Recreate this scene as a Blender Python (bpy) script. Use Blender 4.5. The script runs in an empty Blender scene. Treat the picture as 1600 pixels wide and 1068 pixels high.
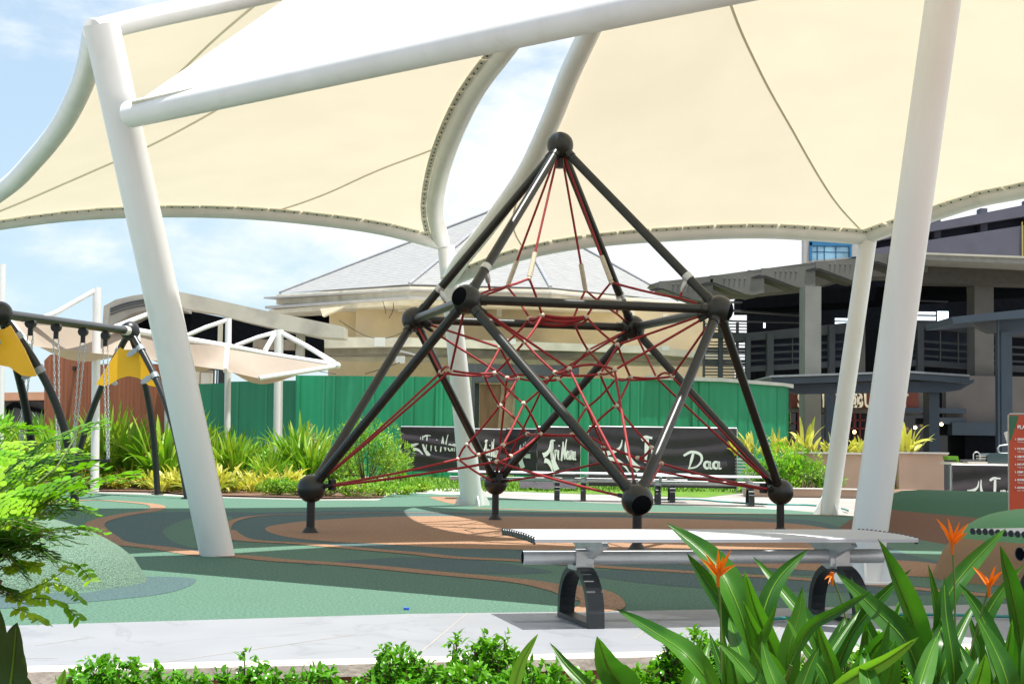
import bpy, bmesh, math, random
from mathutils import Vector, Matrix
sc = bpy.context.scene
R = math.radians
random.seed(7)
V = Vector
# ------------------------------------------------------------------ camera
F, PITCH, ROLL, H = 2363.4, .0666, .0153, .925
cp, sp, cr, sr = math.cos(PITCH), math.sin(PITCH), math.cos(ROLL), math.sin(ROLL)
RX = V((1,0,0)); UP = V((0,-sp,cp)); FW = V((0,cp,sp))
CX = RX*cr + UP*sr; CY = -RX*sr + UP*cr
camd = bpy.data.cameras.new('camera'); cam = bpy.data.objects.new('camera', camd)
sc.collection.objects.link(cam); sc.camera = cam
M = Matrix((CX, CY, -FW)).transposed().to_4x4(); M.translation = V((0,0,H)); cam.matrix_world = M
camd.sensor_width = 36; camd.lens = F/1600*36; camd.clip_end = 3000
# ------------------------------------------------------------------ sun, sky, exposure
SUN = V((.115, -.10, 1)).normalized()
sl = bpy.data.lights.new('sun', 'SUN'); sl.energy = 5.0; sl.angle = R(.53); sl.color = (1, .965, .9)
so = bpy.data.objects.new('sun', sl); sc.collection.objects.link(so)
so.rotation_euler = SUN.to_track_quat('Z', 'Y').to_euler()
w = bpy.data.worlds.new("World"); sc.world = w; w.use_nodes = True
nt = w.node_tree; nt.nodes.clear()
def N(nt, t, **k):
    n = nt.nodes.new(t)
    for a, b in k.items(): setattr(n, a, b)
    return n
sky = N(nt, 'ShaderNodeTexSky', sky_type='NISHITA', sun_disc=False)
sky.sun_elevation = math.asin(SUN.z); sky.sun_rotation = math.atan2(SUN.x, SUN.y)
sky.air_density = 1.0; sky.dust_density = .35; sky.ozone_density = 1.6
tc = N(nt, 'ShaderNodeTexCoord'); sx = N(nt, 'ShaderNodeSeparateXYZ'); nt.links.new(tc.outputs['Generated'], sx.inputs[0])
mp = N(nt, 'ShaderNodeMapping'); mp.inputs['Scale'].default_value = (1, 1, 2.2); nt.links.new(tc.outputs['Generated'], mp.inputs[0])
nz = N(nt, 'ShaderNodeTexNoise'); nz.inputs['Scale'].default_value = 5.5; nz.inputs['Detail'].default_value = 9; nz.inputs['Roughness'].default_value = .58
nz.inputs['Distortion'].default_value = .3
nt.links.new(mp.outputs[0], nz.inputs['Vector'])
ma = N(nt, 'ShaderNodeMath', operation='MULTIPLY_ADD'); nt.links.new(sx.outputs['X'], ma.inputs[0]); ma.inputs[1].default_value = .85; ma.inputs[2].default_value = .02
ad = N(nt, 'ShaderNodeMath', operation='ADD'); nt.links.new(nz.outputs['Fac'], ad.inputs[0]); nt.links.new(ma.outputs[0], ad.inputs[1])
rp = N(nt, 'ShaderNodeMapRange', interpolation_type='SMOOTHSTEP'); rp.inputs['From Min'].default_value = .29; rp.inputs['From Max'].default_value = .53
nt.links.new(ad.outputs[0], rp.inputs['Value'])
mx = N(nt, 'ShaderNodeMix', data_type='RGBA'); nt.links.new(rp.outputs[0], mx.inputs['Factor'])
gm = N(nt, 'ShaderNodeMix', data_type='RGBA', blend_type='MULTIPLY'); gm.inputs['Factor'].default_value = 1
nt.links.new(sky.outputs[0], gm.inputs['A']); gm.inputs['B'].default_value = (.92, .92, .92, 1)
hz = N(nt, 'ShaderNodeMix', data_type='RGBA'); hz.inputs['Factor'].default_value = .62; hz.inputs['B'].default_value = (4.3, 5.6, 6.7, 1); nt.links.new(gm.outputs['Result'], hz.inputs['A']); nt.links.new(hz.outputs['Result'], mx.inputs['A']); mx.inputs['B'].default_value = (6.8, 7.0, 7.2, 1)
bg = N(nt, 'ShaderNodeBackground'); bg.inputs['Strength'].default_value = .095
wo = N(nt, 'ShaderNodeOutputWorld'); nt.links.new(mx.outputs['Result'], bg.inputs['Color']); nt.links.new(bg.outputs[0], wo.inputs[0])
sc.view_settings.view_transform = 'Standard'; sc.view_settings.look = 'None'; sc.view_settings.gamma = 1
sc.view_settings.exposure = .78
sc.cycles.max_bounces = 8; sc.cycles.transparent_max_bounces = 8

# ------------------------------------------------------------------ pixel -> world helpers
def ray(px, py):
    d = CX*((px-800)/F) + CY*((534-py)/F) + FW
    return d/d.y
def at(px, py, Y): return V((0,0,H)) + ray(px, py)*Y
def G(px, py, z=0.0):
    d = ray(px, py); return V((0,0,H)) + d*((z-H)/d.z)

# ------------------------------------------------------------------ materials
MATS = {}
def mat(name, col, rough=.6, metal=0., var=.12, scale=6., bump=0., bscale=40., spec=.5, trans=None, coord='Object', col2=None, mscale=None, mlo=.45, mhi=.6, vscale=(1,1,1), det=5, coat=0.):
    m = bpy.data.materials.new(name); m.use_nodes = True; t = m.node_tree; b = t.nodes['Principled BSDF']
    b.inputs['Roughness'].default_value = rough; b.inputs['Metallic'].default_value = metal
    b.inputs['Specular IOR Level'].default_value = spec; b.inputs['Coat Weight'].default_value = coat
    c = N(t, 'ShaderNodeTexCoord'); mpn = N(t, 'ShaderNodeMapping'); mpn.inputs['Scale'].default_value = vscale
    t.links.new(c.outputs[coord], mpn.inputs[0])
    n = N(t, 'ShaderNodeTexNoise'); n.inputs['Scale'].default_value = scale; n.inputs['Detail'].default_value = det
    t.links.new(mpn.outputs[0], n.inputs['Vector'])
    mr = N(t, 'ShaderNodeMapRange'); mr.inputs['From Min'].default_value = .3; mr.inputs['From Max'].default_value = .7
    mr.inputs['To Min'].default_value = 1-var; mr.inputs['To Max'].default_value = 1+var
    t.links.new(n.outputs['Fac'], mr.inputs['Value'])
    mm = N(t, 'ShaderNodeMix', data_type='RGBA', blend_type='MULTIPLY'); mm.inputs['Factor'].default_value = 1
    mm.inputs['A'].default_value = (*col, 1); t.links.new(mr.outputs[0], mm.inputs['B'])
    out = mm.outputs['Result']
    if col2:
        n2 = N(t, 'ShaderNodeTexNoise'); n2.inputs['Scale'].default_value = mscale or scale*.4; n2.inputs['Detail'].default_value = 6
        t.links.new(mpn.outputs[0], n2.inputs['Vector'])
        r2 = N(t, 'ShaderNodeMapRange', interpolation_type='SMOOTHSTEP'); r2.inputs['From Min'].default_value = mlo; r2.inputs['From Max'].default_value = mhi
        t.links.new(n2.outputs['Fac'], r2.inputs['Value'])
        m2 = N(t, 'ShaderNodeMix', data_type='RGBA'); t.links.new(r2.outputs[0], m2.inputs['Factor'])
        t.links.new(out, m2.inputs['A']); m2.inputs['B'].default_value = (*col2, 1); out = m2.outputs['Result']
    t.links.new(out, b.inputs['Base Color'])
    if bump:
        n3 = N(t, 'ShaderNodeTexNoise'); n3.inputs['Scale'].default_value = bscale; n3.inputs['Detail'].default_value = 4
        t.links.new(c.outputs[coord], n3.inputs['Vector'])
        bp = N(t, 'ShaderNodeBump'); bp.inputs['Strength'].default_value = bump; bp.inputs['Distance'].default_value = .02
        t.links.new(n3.outputs['Fac'], bp.inputs['Height']); t.links.new(bp.outputs[0], b.inputs['Normal'])
    if trans:
        tr = N(t, 'ShaderNodeBsdfTranslucent'); tm = N(t, 'ShaderNodeMix', data_type='RGBA', blend_type='MULTIPLY'); tm.inputs['Factor'].default_value = 1
        t.links.new(out, tm.inputs['A']); tm.inputs['B'].default_value = (*trans[1], 1); t.links.new(tm.outputs['Result'], tr.inputs[0])
        ms = N(t, 'ShaderNodeMixShader'); ms.inputs[0].default_value = trans[0]
        t.links.new(b.outputs[0], ms.inputs[1]); t.links.new(tr.outputs[0], ms.inputs[2])
        t.links.new(ms.outputs[0], t.nodes['Material Output'].inputs['Surface'])
    MATS[name] = m; return m
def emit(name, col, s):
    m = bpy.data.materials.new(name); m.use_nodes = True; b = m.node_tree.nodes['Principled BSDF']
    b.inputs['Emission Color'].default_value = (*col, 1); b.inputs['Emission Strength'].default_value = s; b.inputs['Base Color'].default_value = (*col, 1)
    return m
white = mat('white_paint', (.80,.80,.79), .36, var=.04, scale=3, spec=.5, vscale=(1,1,.25), col2=(.66,.645,.60), mscale=4.5, mlo=.56, mhi=.9, bump=.03, bscale=12)
whited = mat('white_paint_weathered', (.74,.73,.68), .45, var=.07, scale=2, col2=(.6,.58,.52), mscale=3, mlo=.6, mhi=.85)
membr = mat('membrane_fabric', (.80,.755,.66), .6, var=.03, scale=1.1, bump=.05, bscale=3, trans=(.30, (1,.94,.82)))
membr_seam = mat('membrane_seam', (.74,.69,.58), .7, var=.04, trans=(.12, (1,.94,.82)))
clampm = mat('clamp_aluminium', (.78,.74,.64), .5, .1, var=.06)
boltm = mat('bolt_dark', (.05,.045,.04), .5, .5)
graph = mat('graphite_paint', (.022,.025,.025), .33, .3, var=.15, scale=14, spec=.6, bump=.06, bscale=160)
graph_b = mat('black_paint', (.018,.018,.02), .4, .2, var=.1)
silver = mat('silver_tube', (.34,.35,.35), .3, .75, var=.08)
ropem = mat('red_rope', (.27,.007,.013), .55, var=.25, scale=90, bump=.3, bscale=250)
conn = mat('rope_connector_plastic', (.55,.5,.4), .45, var=.1, scale=30)
galv = mat('galvanised_steel', (.55,.57,.58), .38, .55, var=.1, scale=8)
alum = mat('seat_aluminium', (.40,.42,.45), .4, .45, var=.06, scale=7, vscale=(.3,6,6))
dgrey = mat('dark_cast_iron', (.022,.026,.03), .38, .25, var=.15, scale=9)
yellow = mat('yellow_panel_plastic', (.95,.50,.005), .42, var=.04, scale=3)
rubg = mat('rubber_green', (.070,.156,.108), .9, var=.5, scale=60, det=5, bump=.6, bscale=160, coord='Object', col2=(.06,.135,.095), mscale=1.1, mlo=.55, mhi=.95)
rubb = mat('rubber_blue_grey', (.05,.10,.103), .9, var=.5, scale=60, det=5, bump=.6, bscale=160)
rubt = mat('rubber_tan', (.29,.165,.095), .9, var=.45, scale=60, det=5, bump=.6, bscale=160)
rubd = mat('rubber_dark_green', (.035,.19,.10), .92, var=.3, scale=120, det=2, bump=.5, bscale=200)
rubbr = mat('rubber_brown', (.30,.16,.10), .92, var=.3, scale=120, det=2, bump=.5, bscale=200)
concm = mat('concrete_path', (.27,.25,.23), .8, var=.12, scale=1.7, bump=.2, bscale=20, col2=(.34,.33,.30), mscale=.6)
concw = mat('concrete_white', (.48,.46,.43), .75, var=.06, scale=3, bump=.15, bscale=30)
soilm = mat('soil', (.14,.075,.045), .95, var=.45, scale=16, bump=.9, bscale=30)
wallbr = mat('planter_brown', (.20,.105,.07), .85, var=.3, scale=9, bump=.3, bscale=40, col2=(.3,.19,.13), mscale=4)
grassm = mat('grass_green', (.13,.27,.02), .8, var=.35, scale=4, trans=(.3, (1,1,.5)))
def marble():
    m = mat('marble_paving', (.23,.24,.262), .5, var=.05, scale=2.5, bump=.04, bscale=30, det=8)
    t = m.node_tree; b = t.nodes['Principled BSDF']; src = b.inputs['Base Color'].links[0].from_socket
    c = N(t, 'ShaderNodeTexCoord'); n = N(t, 'ShaderNodeTexNoise'); n.inputs['Scale'].default_value = .9; n.inputs['Detail'].default_value = 8; n.inputs['Distortion'].default_value = 1.6
    t.links.new(c.outputs['Object'], n.inputs['Vector'])
    a = N(t, 'ShaderNodeMath', operation='SUBTRACT'); t.links.new(n.outputs['Fac'], a.inputs[0]); a.inputs[1].default_value = .5
    ab = N(t, 'ShaderNodeMath', operation='ABSOLUTE'); t.links.new(a.outputs[0], ab.inputs[0])
    r = N(t, 'ShaderNodeMapRange'); r.inputs['From Min'].default_value = 0; r.inputs['From Max'].default_value = .018; r.inputs['To Min'].default_value = .75; r.inputs['To Max'].default_value = 0
    t.links.new(ab.outputs[0], r.inputs['Value'])
    mxx = N(t, 'ShaderNodeMix', data_type='RGBA'); t.links.new(r.outputs[0], mxx.inputs['Factor']); t.links.new(src, mxx.inputs['A']); mxx.inputs['B'].default_value = (.185,.195,.215,1)
    t.links.new(mxx.outputs['Result'], b.inputs['Base Color'])
    return m
marb = marble()
cream = mat('cream_wall', (.72,.58,.34), .85, var=.1, scale=.8, bump=.1, bscale=8, col2=(.6,.49,.31), mscale=.35)
creamt = mat('cream_trim', (.68,.63,.50), .8, var=.16, scale=1.6, col2=(.42,.38,.3), mscale=1.2, mlo=.6, mhi=.8)
def stripes(name, col, col2, sc_, axis='X', rough=.8, lo=.42, hi=.5, dist=0., bump=0.):
    m = mat(name, col, rough, var=.1, scale=3)
    t = m.node_tree; b = t.nodes['Principled BSDF']; src = b.inputs['Base Color'].links[0].from_socket
    c = N(t, 'ShaderNodeTexCoord'); wv = N(t, 'ShaderNodeTexWave', bands_direction=axis); wv.inputs['Scale'].default_value = sc_; wv.inputs['Distortion'].default_value = dist
    t.links.new(c.outputs['Object'], wv.inputs['Vector'])
    r = N(t, 'ShaderNodeMapRange'); r.inputs['From Min'].default_value = 0; r.inputs['From Max'].default_value = lo
    r.inputs['To Min'].default_value = 1; r.inputs['To Max'].default_value = 0; t.links.new(wv.outputs['Fac'], r.inputs['Value'])
    mxx = N(t, 'ShaderNodeMix', data_type='RGBA'); t.links.new(r.outputs[0], mxx.inputs['Factor']); t.links.new(src, mxx.inputs['A']); mxx.inputs['B'].default_value = (*col2, 1)
    t.links.new(mxx.outputs['Result'], b.inputs['Base Color']); return m
roofm = stripes('roof_shingles', (.26,.265,.265), (.15,.155,.16), 3.2, 'Z', .9, lo=.3, dist=1.2)
greenf = mat('green_sheet', (.008,.24,.11), .42, var=.2, scale=1.2, bump=.1, bscale=4, vscale=(1,1,.25), col2=(.03,.30,.16), mscale=2, mlo=.5, mhi=.8)
brownw = mat('brown_cladding', (.30,.105,.055), .75, var=.22, scale=5, vscale=(4,1,.1))
bannerm = mat('banner_fabric', (.03,.023,.03), .62, var=.15, scale=6, bump=.5, bscale=3)
inkw = mat('printed_white', (.8,.8,.8), .6, var=.03)
concg = mat('grey_concrete', (.145,.14,.125), .9, var=.16, scale=1.0, bump=.1, bscale=9, col2=(.10,.095,.085), mscale=.5)
concl = mat('pale_concrete', (.50,.47,.39), .9, var=.14, scale=.7, bump=.1, bscale=8, col2=(.34,.32,.27), mscale=.9, mlo=.5, mhi=.75)
concs = mat('slate_concrete', (.075,.082,.09), .85, var=.14, scale=1.5)
bluest = mat('slate_blue_steel', (.028,.048,.07), .45, .1, var=.12, scale=2)
darkin = mat('interior_shade_black', (.007,.008,.010), .9, var=.2, spec=0)  # near-black; on building interiors the shade is put into this colour
glassd = mat('dark_glass', (.015,.018,.02), .08, 0, var=.1)
bluegl = mat('blue_glass', (.35,.6,.75), .08, .3, var=.35, scale=1.5)
bluefr = mat('blue_frame', (.02,.17,.36), .4, var=.05)
signr = mat('sign_red_brown', (.16,.035,.018), .7, var=.2, scale=5, vscale=(4,1,4))
letterm = mat('sign_letter_cream', (.8,.72,.52), .5, var=.05)
redfr = mat('red_window_frame', (.25,.02,.02), .5)
planterm = mat('planter_beige', (.45,.31,.23), .8, var=.08, scale=2, bump=.1, bscale=20)
parkm = mat('parking_facade', (.10,.10,.13), .85, var=.1, scale=1)
parkd = mat('parking_opening', (.02,.03,.055), .7, var=.15)
redsign = mat('sign_red', (.50,.06,.02), .45, var=.08, scale=2); greensign = mat('sign_green', (.02,.13,.06), .45)
woodm = mat('door_plywood', (.23,.12,.07), .75, var=.25, scale=3, vscale=(4,1,.5))
tilem = stripes('orange_tiles', (.55,.30,.18), (.35,.16,.1), 8, 'X', .8)
hosem = mat('teal_hose', (.02,.22,.20), .45)
def leafm(name, col, var=.3, tr=.35, col2=None, rough=.42, tcol=(1,1.1,.45), scale=2.2):
    return mat(name, col, rough, var=var, scale=scale, trans=(tr, tcol), col2=col2, spec=.4)
lf_strap = leafm('strap_leaf', (.15,.34,.02), .5, col2=(.42,.50,.06))
lf_var = leafm('variegated_leaf', (.55,.52,.10), .35, col2=(.16,.24,.04))
lf_shrub = leafm('shrub_leaf', (.14,.34,.02), .45, col2=(.34,.50,.05))
lf_dk = leafm('dark_leaf', (.03,.085,.02), .35)
lf_ix = leafm('small_glossy_leaf', (.09,.30,.012), .45, rough=.22, col2=(.26,.50,.03))
lf_hel = leafm('heliconia_leaf', (.028,.125,.010), .3, rough=.36, tr=.42, scale=6, col2=(.06,.20,.015))
lf_hely = leafm('heliconia_leaf_young', (.16,.36,.03), .2, rough=.35, tr=.45)
lf_fern = leafm('feathery_leaflet', (.14,.38,.008), .4, tr=.45, scale=7, col2=(.34,.58,.03))
lf_ferndk = leafm('feathery_leaflet_dark', (.06,.20,.012), .4, tr=.35)  # darker leaflets, used on the lower fronds
lf_pale = leafm('pale_variegated_leaf', (.38,.42,.25), .3, col2=(.2,.3,.1))
lf_orange = leafm('orange_bract', (.75,.19,.008), .2, tr=.3, tcol=(1,.7,.3), rough=.4)
lf_brown = leafm('dry_leaf', (.32,.16,.06), .3)
stemm = mat('green_stem', (.10,.16,.03), .6); stemb = mat('brown_stem', (.12,.075,.045), .85, var=.3, scale=20)

# ------------------------------------------------------------------ mesh builder
COL = sc.collection
class MB:
    def __init__(s): s.v = []; s.f = []; s.sm = []
    def add(s, vs, fs, smooth=False):
        o = len(s.v); s.v += [tuple(p) for p in vs]; s.f += [tuple(i+o for i in f) for f in fs]; s.sm += [smooth]*len(fs); return s
    def obox(s, c, ax, ay, az):      # centre and half axes
        c = V(c); vs = [c+ax*i+ay*j+az*k for k in (-1,1) for j in (-1,1) for i in (-1,1)]
        fs = [(0,2,3,1),(4,5,7,6),(0,1,5,4),(2,6,7,3),(0,4,6,2),(1,3,7,5)]
        return s.add(vs, fs)
    def box(s, x0, y0, z0, x1, y1, z1):
        return s.obox(V(((x0+x1)/2,(y0+y1)/2,(z0+z1)/2)), V(((x1-x0)/2,0,0)), V((0,(y1-y0)/2,0)), V((0,0,(z1-z0)/2)))
    def tube(s, pts, r, n=12, caps=True, flat=1.):
        pts = [V(p) for p in pts]; m = len(pts); rs = r if isinstance(r, (list,tuple)) else [r]*m
        vs = []; prev = None
        for i, p in enumerate(pts):
            t = (pts[min(i+1,m-1)]-pts[max(i-1,0)]).normalized()
            if prev is None:
                a = V((0,0,1)) if abs(t.z) < .9 else V((1,0,0)); u = t.cross(a).normalized()
            else: u = (prev - t*prev.dot(t)).normalized()
            prev = u; v = t.cross(u)
            for k in range(n):
                an = 2*math.pi*k/n; vs.append(p + u*math.cos(an)*rs[i] + v*math.sin(an)*rs[i]*flat)
        fs = [(i*n+k, i*n+(k+1)%n, (i+1)*n+(k+1)%n, (i+1)*n+k) for i in range(m-1) for k in range(n)]
        s.add(vs, fs, True)
        if caps:
            s.add(vs[:n], [tuple(range(n))[::-1]]); s.add(vs[-n:], [tuple(range(n))])
        return s
    def ball(s, c, r, n=24, m=14, sc_=(1,1,1)):
        c = V(c); vs = [c+V((0,0,r*sc_[2]))]
        for i in range(1, m):
            a = math.pi*i/m
            for k in range(n):
                b = 2*math.pi*k/n; vs.append(c+V((math.sin(a)*math.cos(b)*r*sc_[0], math.sin(a)*math.sin(b)*r*sc_[1], math.cos(a)*r*sc_[2])))
        vs.append(c-V((0,0,r*sc_[2]))); L = len(vs)-1; fs = []
        for k in range(n): fs.append((0, 1+k, 1+(k+1)%n))
        for i in range(m-2):
            for k in range(n): fs.append((1+i*n+k, 1+(i+1)*n+k, 1+(i+1)*n+(k+1)%n, 1+i*n+(k+1)%n))
        for k in range(n): fs.append((L, 1+(m-2)*n+(k+1)%n, 1+(m-2)*n+k))
        return s.add(vs, fs, True)
    def prism(s, pts, d):            # polygon extruded along vector d
        pts = [V(p) for p in pts]; n = len(pts); d = V(d)
        nrm = V((0,0,0))
        for i in range(n): nrm += pts[i].cross(pts[(i+1)%n])
        vs = pts + [p+d for p in pts]
        top = tuple(range(n)); bot = tuple(range(n, 2*n))
        if nrm.dot(d) > 0: fs = [top[::-1], bot] + [(i, (i+1)%n, n+(i+1)%n, n+i) for i in range(n)]
        else: fs = [top, bot[::-1]] + [((i+1)%n, i, n+i, n+(i+1)%n) for i in range(n)]
        return s.add(vs, fs)
    def grid(s, P, smooth=True):     # P[i][j]
        a = len(P); b = len(P[0]); vs = [p for row in P for p in row]
        return s.add(vs, [(i*b+j, i*b+j+1, (i+1)*b+j+1, (i+1)*b+j) for i in range(a-1) for j in range(b-1)], smooth)
    def build(s, name, m, parent=None):
        me = bpy.data.meshes.new(name); me.from_pydata(s.v, [], s.f); me.materials.append(m) if not isinstance(m, (list,tuple)) else [me.materials.append(q) for q in m]
        me.polygons.foreach_set('use_smooth', s.sm); me.update()
        o = bpy.data.objects.new(name, me); COL.objects.link(o)
        if parent: o.parent = parent; o.matrix_parent_inverse = parent.matrix_world.inverted() if False else Matrix.Translation(-parent.location) if parent.type == 'EMPTY' else Matrix()
        return o
def tag(o, label, cat, group=None, kind=None):
    if label: o['label'] = label
    if cat: o['category'] = cat
    if group: o['group'] = group
    if kind: o['kind'] = kind
    return o
def thing(name, label, cat, loc=(0,0,0), group=None):
    o = bpy.data.objects.new(name, None); COL.objects.link(o); o.location = loc; o.empty_display_size = .2
    return tag(o, label, cat, group)
def struct(o): o['kind'] = 'structure'; return o
def copy_tree(o, parent=None, names=None):
    c = o.copy(); COL.objects.link(c)
    if parent: c.parent = parent
    for ch in o.children: copy_tree(ch, c)
    return c
def spline(pts, n=12):
    pts = [V(p) for p in pts]; out = []
    for i in range(len(pts)-1):
        p0 = pts[max(i-1,0)]; p1 = pts[i]; p2 = pts[i+1]; p3 = pts[min(i+2,len(pts)-1)]
        for k in range(n):
            t = k/n; out.append(.5*((2*p1)+(p2-p0)*t+(2*p0-5*p1+4*p2-p3)*t*t+(3*p1-p0-3*p2+p3)*t**3))
    out.append(pts[-1]); return out
def resample(pts, n):
    L = [0]
    for a, b in zip(pts, pts[1:]): L.append(L[-1]+(b-a).length)
    out = []; j = 0
    for i in range(n):
        s = L[-1]*i/(n-1)
        while j < len(L)-2 and L[j+1] < s: j += 1
        f = (s-L[j])/max(L[j+1]-L[j], 1e-9); out.append(pts[j].lerp(pts[j+1], min(f,1)))
    return out
def subdiv(pts):
    return pts
def sheet(px, z, name, m, closed_spline=True, world=False):
    P = [V((*p[:2], 0)) for p in px] if world else [G(x, y) for x, y in px]
    if closed_spline:
        n = len(P); out = []
        for i in range(n):
            p0, p1, p2, p3 = P[i-1], P[i], P[(i+1)%n], P[(i+2)%n]
            for k in range(6):
                t = k/6; out.append(.5*((2*p1)+(p2-p0)*t+(2*p0-5*p1+4*p2-p3)*t*t+(3*p1-p0-3*p2+p3)*t**3))
        P = out
    bm = bmesh.new(); vs = [bm.verts.new((p.x, p.y, z)) for p in P]; f = bm.faces.new(vs)
    if f.normal.z < 0: f.normal_flip()
    bm.normal_update()
    if f.normal.z < 0: f.normal_flip()
    bmesh.ops.triangulate(bm, faces=[f])
    me = bpy.data.meshes.new(name); bm.to_mesh(me); bm.free(); me.materials.append(m)
    o = bpy.data.objects.new(name, me); COL.objects.link(o); return o
def band(px, wpx, z, name, m):       # stripe on the ground following pixel points
    P = resample(spline([G(*p) for p in px], 10), 60)
    mb = MB(); rows = []
    for i, p in enumerate(P):
        t = (P[min(i+1,59)]-P[max(i-1,0)]).normalized(); nn = V((-t.y, t.x, 0)); w_ = wpx
        rows.append([V((*(p-nn*w_)[:2], z)), V((*(p+nn*w_)[:2], z))][::-1])
    mb.grid(rows, False); return mb.build(name, m)
exec_parts = []
# ================================================================== GROUND
E0, E1 = G(0,1055), G(1000,1030)         # planter edge line
ed = (E1-E0).normalized(); en = V((-ed.y, ed.x, 0))
def Ept(s, off=0.): return E0 + ed*s + en*off
mb = MB(); a, b = Ept(-60, .1), Ept(60, .1)
mb.add([V((a.x,a.y,-.012)), V((b.x,b.y,-.012)), V((900,1500,-.012)), V((-900,1500,-.012)), V((-900,a.y,-.012))], [(0,1,2,3,4)])
struct(mb.build('ground', concm))
mb = MB(); mb.add([V((-60,-40,-.34)), V((60,-40,-.34)), V((60,30,-.34)), V((-60,30,-.34))], [(0,1,2,3)])
struct(mb.build('planting_soil', soilm))
# rubber play surface
s = sheet([(-900,1000),(-900,768),(-200,764),(110,768),(245,773),(300,776),(380,778),(500,781),(590,781),(610,772),(640,769),(700,772),(800,778),(950,786),(1080,790),(1230,796),(1340,806),(1700,812),(2600,880),(2600,1010),(1600,944),(1000,955),(640,960),(0,979)], 0, 'rubber_paving', rubg, closed_spline=False); struct(s)
s = sheet([(152,820),(175,808),(240,801),(300,799),(420,800),(520,797),(620,797),(740,800),(900,801),(1100,806),(1260,812),(1330,830),(1420,866),(1540,888),(1480,900),(1250,898),(1000,890),(900,883),(760,873),(655,864),(560,856),(470,849),(380,842),(316,863),(253,855),(190,843)], .0014, 'rubber_blue_area', rubb); struct(s)
s = sheet([(258,825),(300,809),(358,806),(362,822),(352,845),(330,858),(290,853),(262,840)], .0022, 'rubber_green_patch', rubg); struct(s)
s = sheet([(470,882),(560,874),(650,870),(740,874),(830,886),(860,894),(760,896),(640,888),(545,881)], .0014, 'rubber_blue_patch', rubb); struct(s)
s = sheet([(900,892),(1100,893),(1400,912),(1560,930),(1300,925),(1050,915)], .0014, 'rubber_blue_patch', rubb); struct(s)
s = sheet([(415,828),(430,820),(500,812),(600,807),(700,806),(850,807),(1000,809),(1150,813),(1260,820),(1330,836),(1330,856),(1200,862),(1050,862),(900,861),(800,858),(700,856),(600,850),(520,846),(450,839)], .0030, 'rubber_tan_area', rubt); struct(s)
s = sheet([(1000,868),(1200,866),(1420,876),(1480,884),(1560,893),(1540,903),(1400,899),(1200,887),(1050,880)], .0030, 'rubber_tan_patch', rubt); struct(s)
for zi, (pts, w_) in enumerate((([(126,823),(177,846),(253,856),(316,866),(380,869),(435,875),(545,882),(682,895),(817,908),(880,921),(905,930),(925,938)], .115),
                ([(352,828),(380,843),(470,849),(560,857),(655,865),(710,871),(817,876),(950,886),(1100,895),(1300,908),(1600,935)], .10),
                ([(-300,850),(-100,812),(40,790),(137,781),(200,784),(243,789),(240,797),(200,803),(160,812),(148,822),(177,846)], .10),
                ([(352,828),(362,815),(400,806),(480,803),(620,801),(740,801),(900,803),(1220,811)], .05),
                ([(740,794),(850,797),(1000,800),(1290,805),(1500,814)], .09))):
    struct(band(pts, w_, .0036+.0005*zi, 'rubber_tan_stripe', rubt))
s = sheet([(872,914),(925,918),(962,929),(977,944),(968,954),(930,957),(893,956),(906,944),(902,934),(885,926)], .0075, 'rubber_tan_patch', rubt); struct(s)
s = sheet([(672,776),(712,776),(724,783),(712,787),(690,783)], .0025, 'rubber_tan_patch', rubt); struct(s)
s = sheet([(215,902),(300,903),(296,915),(250,928),(160,938),(60,946),(-30,950),(20,925),(140,925)], .0018, 'rubber_blue_patch', rubb); struct(s)
# foreground marble paving
q = [G(-900,1004), G(0,979), G(640,960), G(1000,955), G(1600,944), G(2600,928)]
pts = [V((p.x,p.y,0)) for p in q] + [V((*Ept(14, .06)[:2],0)), V((*Ept(-9,.06)[:2],0))]
s = sheet(pts, .006, 'marble_path', marb, False, True); struct(s)
jointm = mat('joint_mortar', (.36,.32,.28), .9)
for a, b in (((55,1010),(150,996)),((640,1035),(730,960)),((990,1000),(1040,962)),((230,1040),(560,992)),((1190,1010),(1240,960)),((0,1030),(90,1030))):
    struct(band([a, tuple((V(a)+V(b))/2), b], .0028, .0075, 'paving_joint', jointm))
mb = MB()
for i in range(24):
    a = Ept(-6+i*.9); b = Ept(-6+(i+1)*.9-.004)
    mb.prism([V((*(a-en*.03)[:2], .016)), V((*(b-en*.03)[:2], .016)), V((*(b+en*.13)[:2], .016)), V((*(a+en*.13)[:2], .016))], (0,0,-.05))
struct(mb.build('path_kerb', mat('kerb_stone', (.58,.53,.47), .8, var=.1, scale=5, bump=.2, bscale=30)))
mb = MB(); a, b = Ept(-10), Ept(16)
mb.prism([V((a.x,a.y,-.4)), V((b.x,b.y,-.4)), V((b.x,b.y,-.034)), V((a.x,a.y,-.034))], en*.12)
tag(mb.build('planter_wall', wallbr), 'brown stained retaining wall below the pale kerb along the front bed', 'wall')
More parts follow.
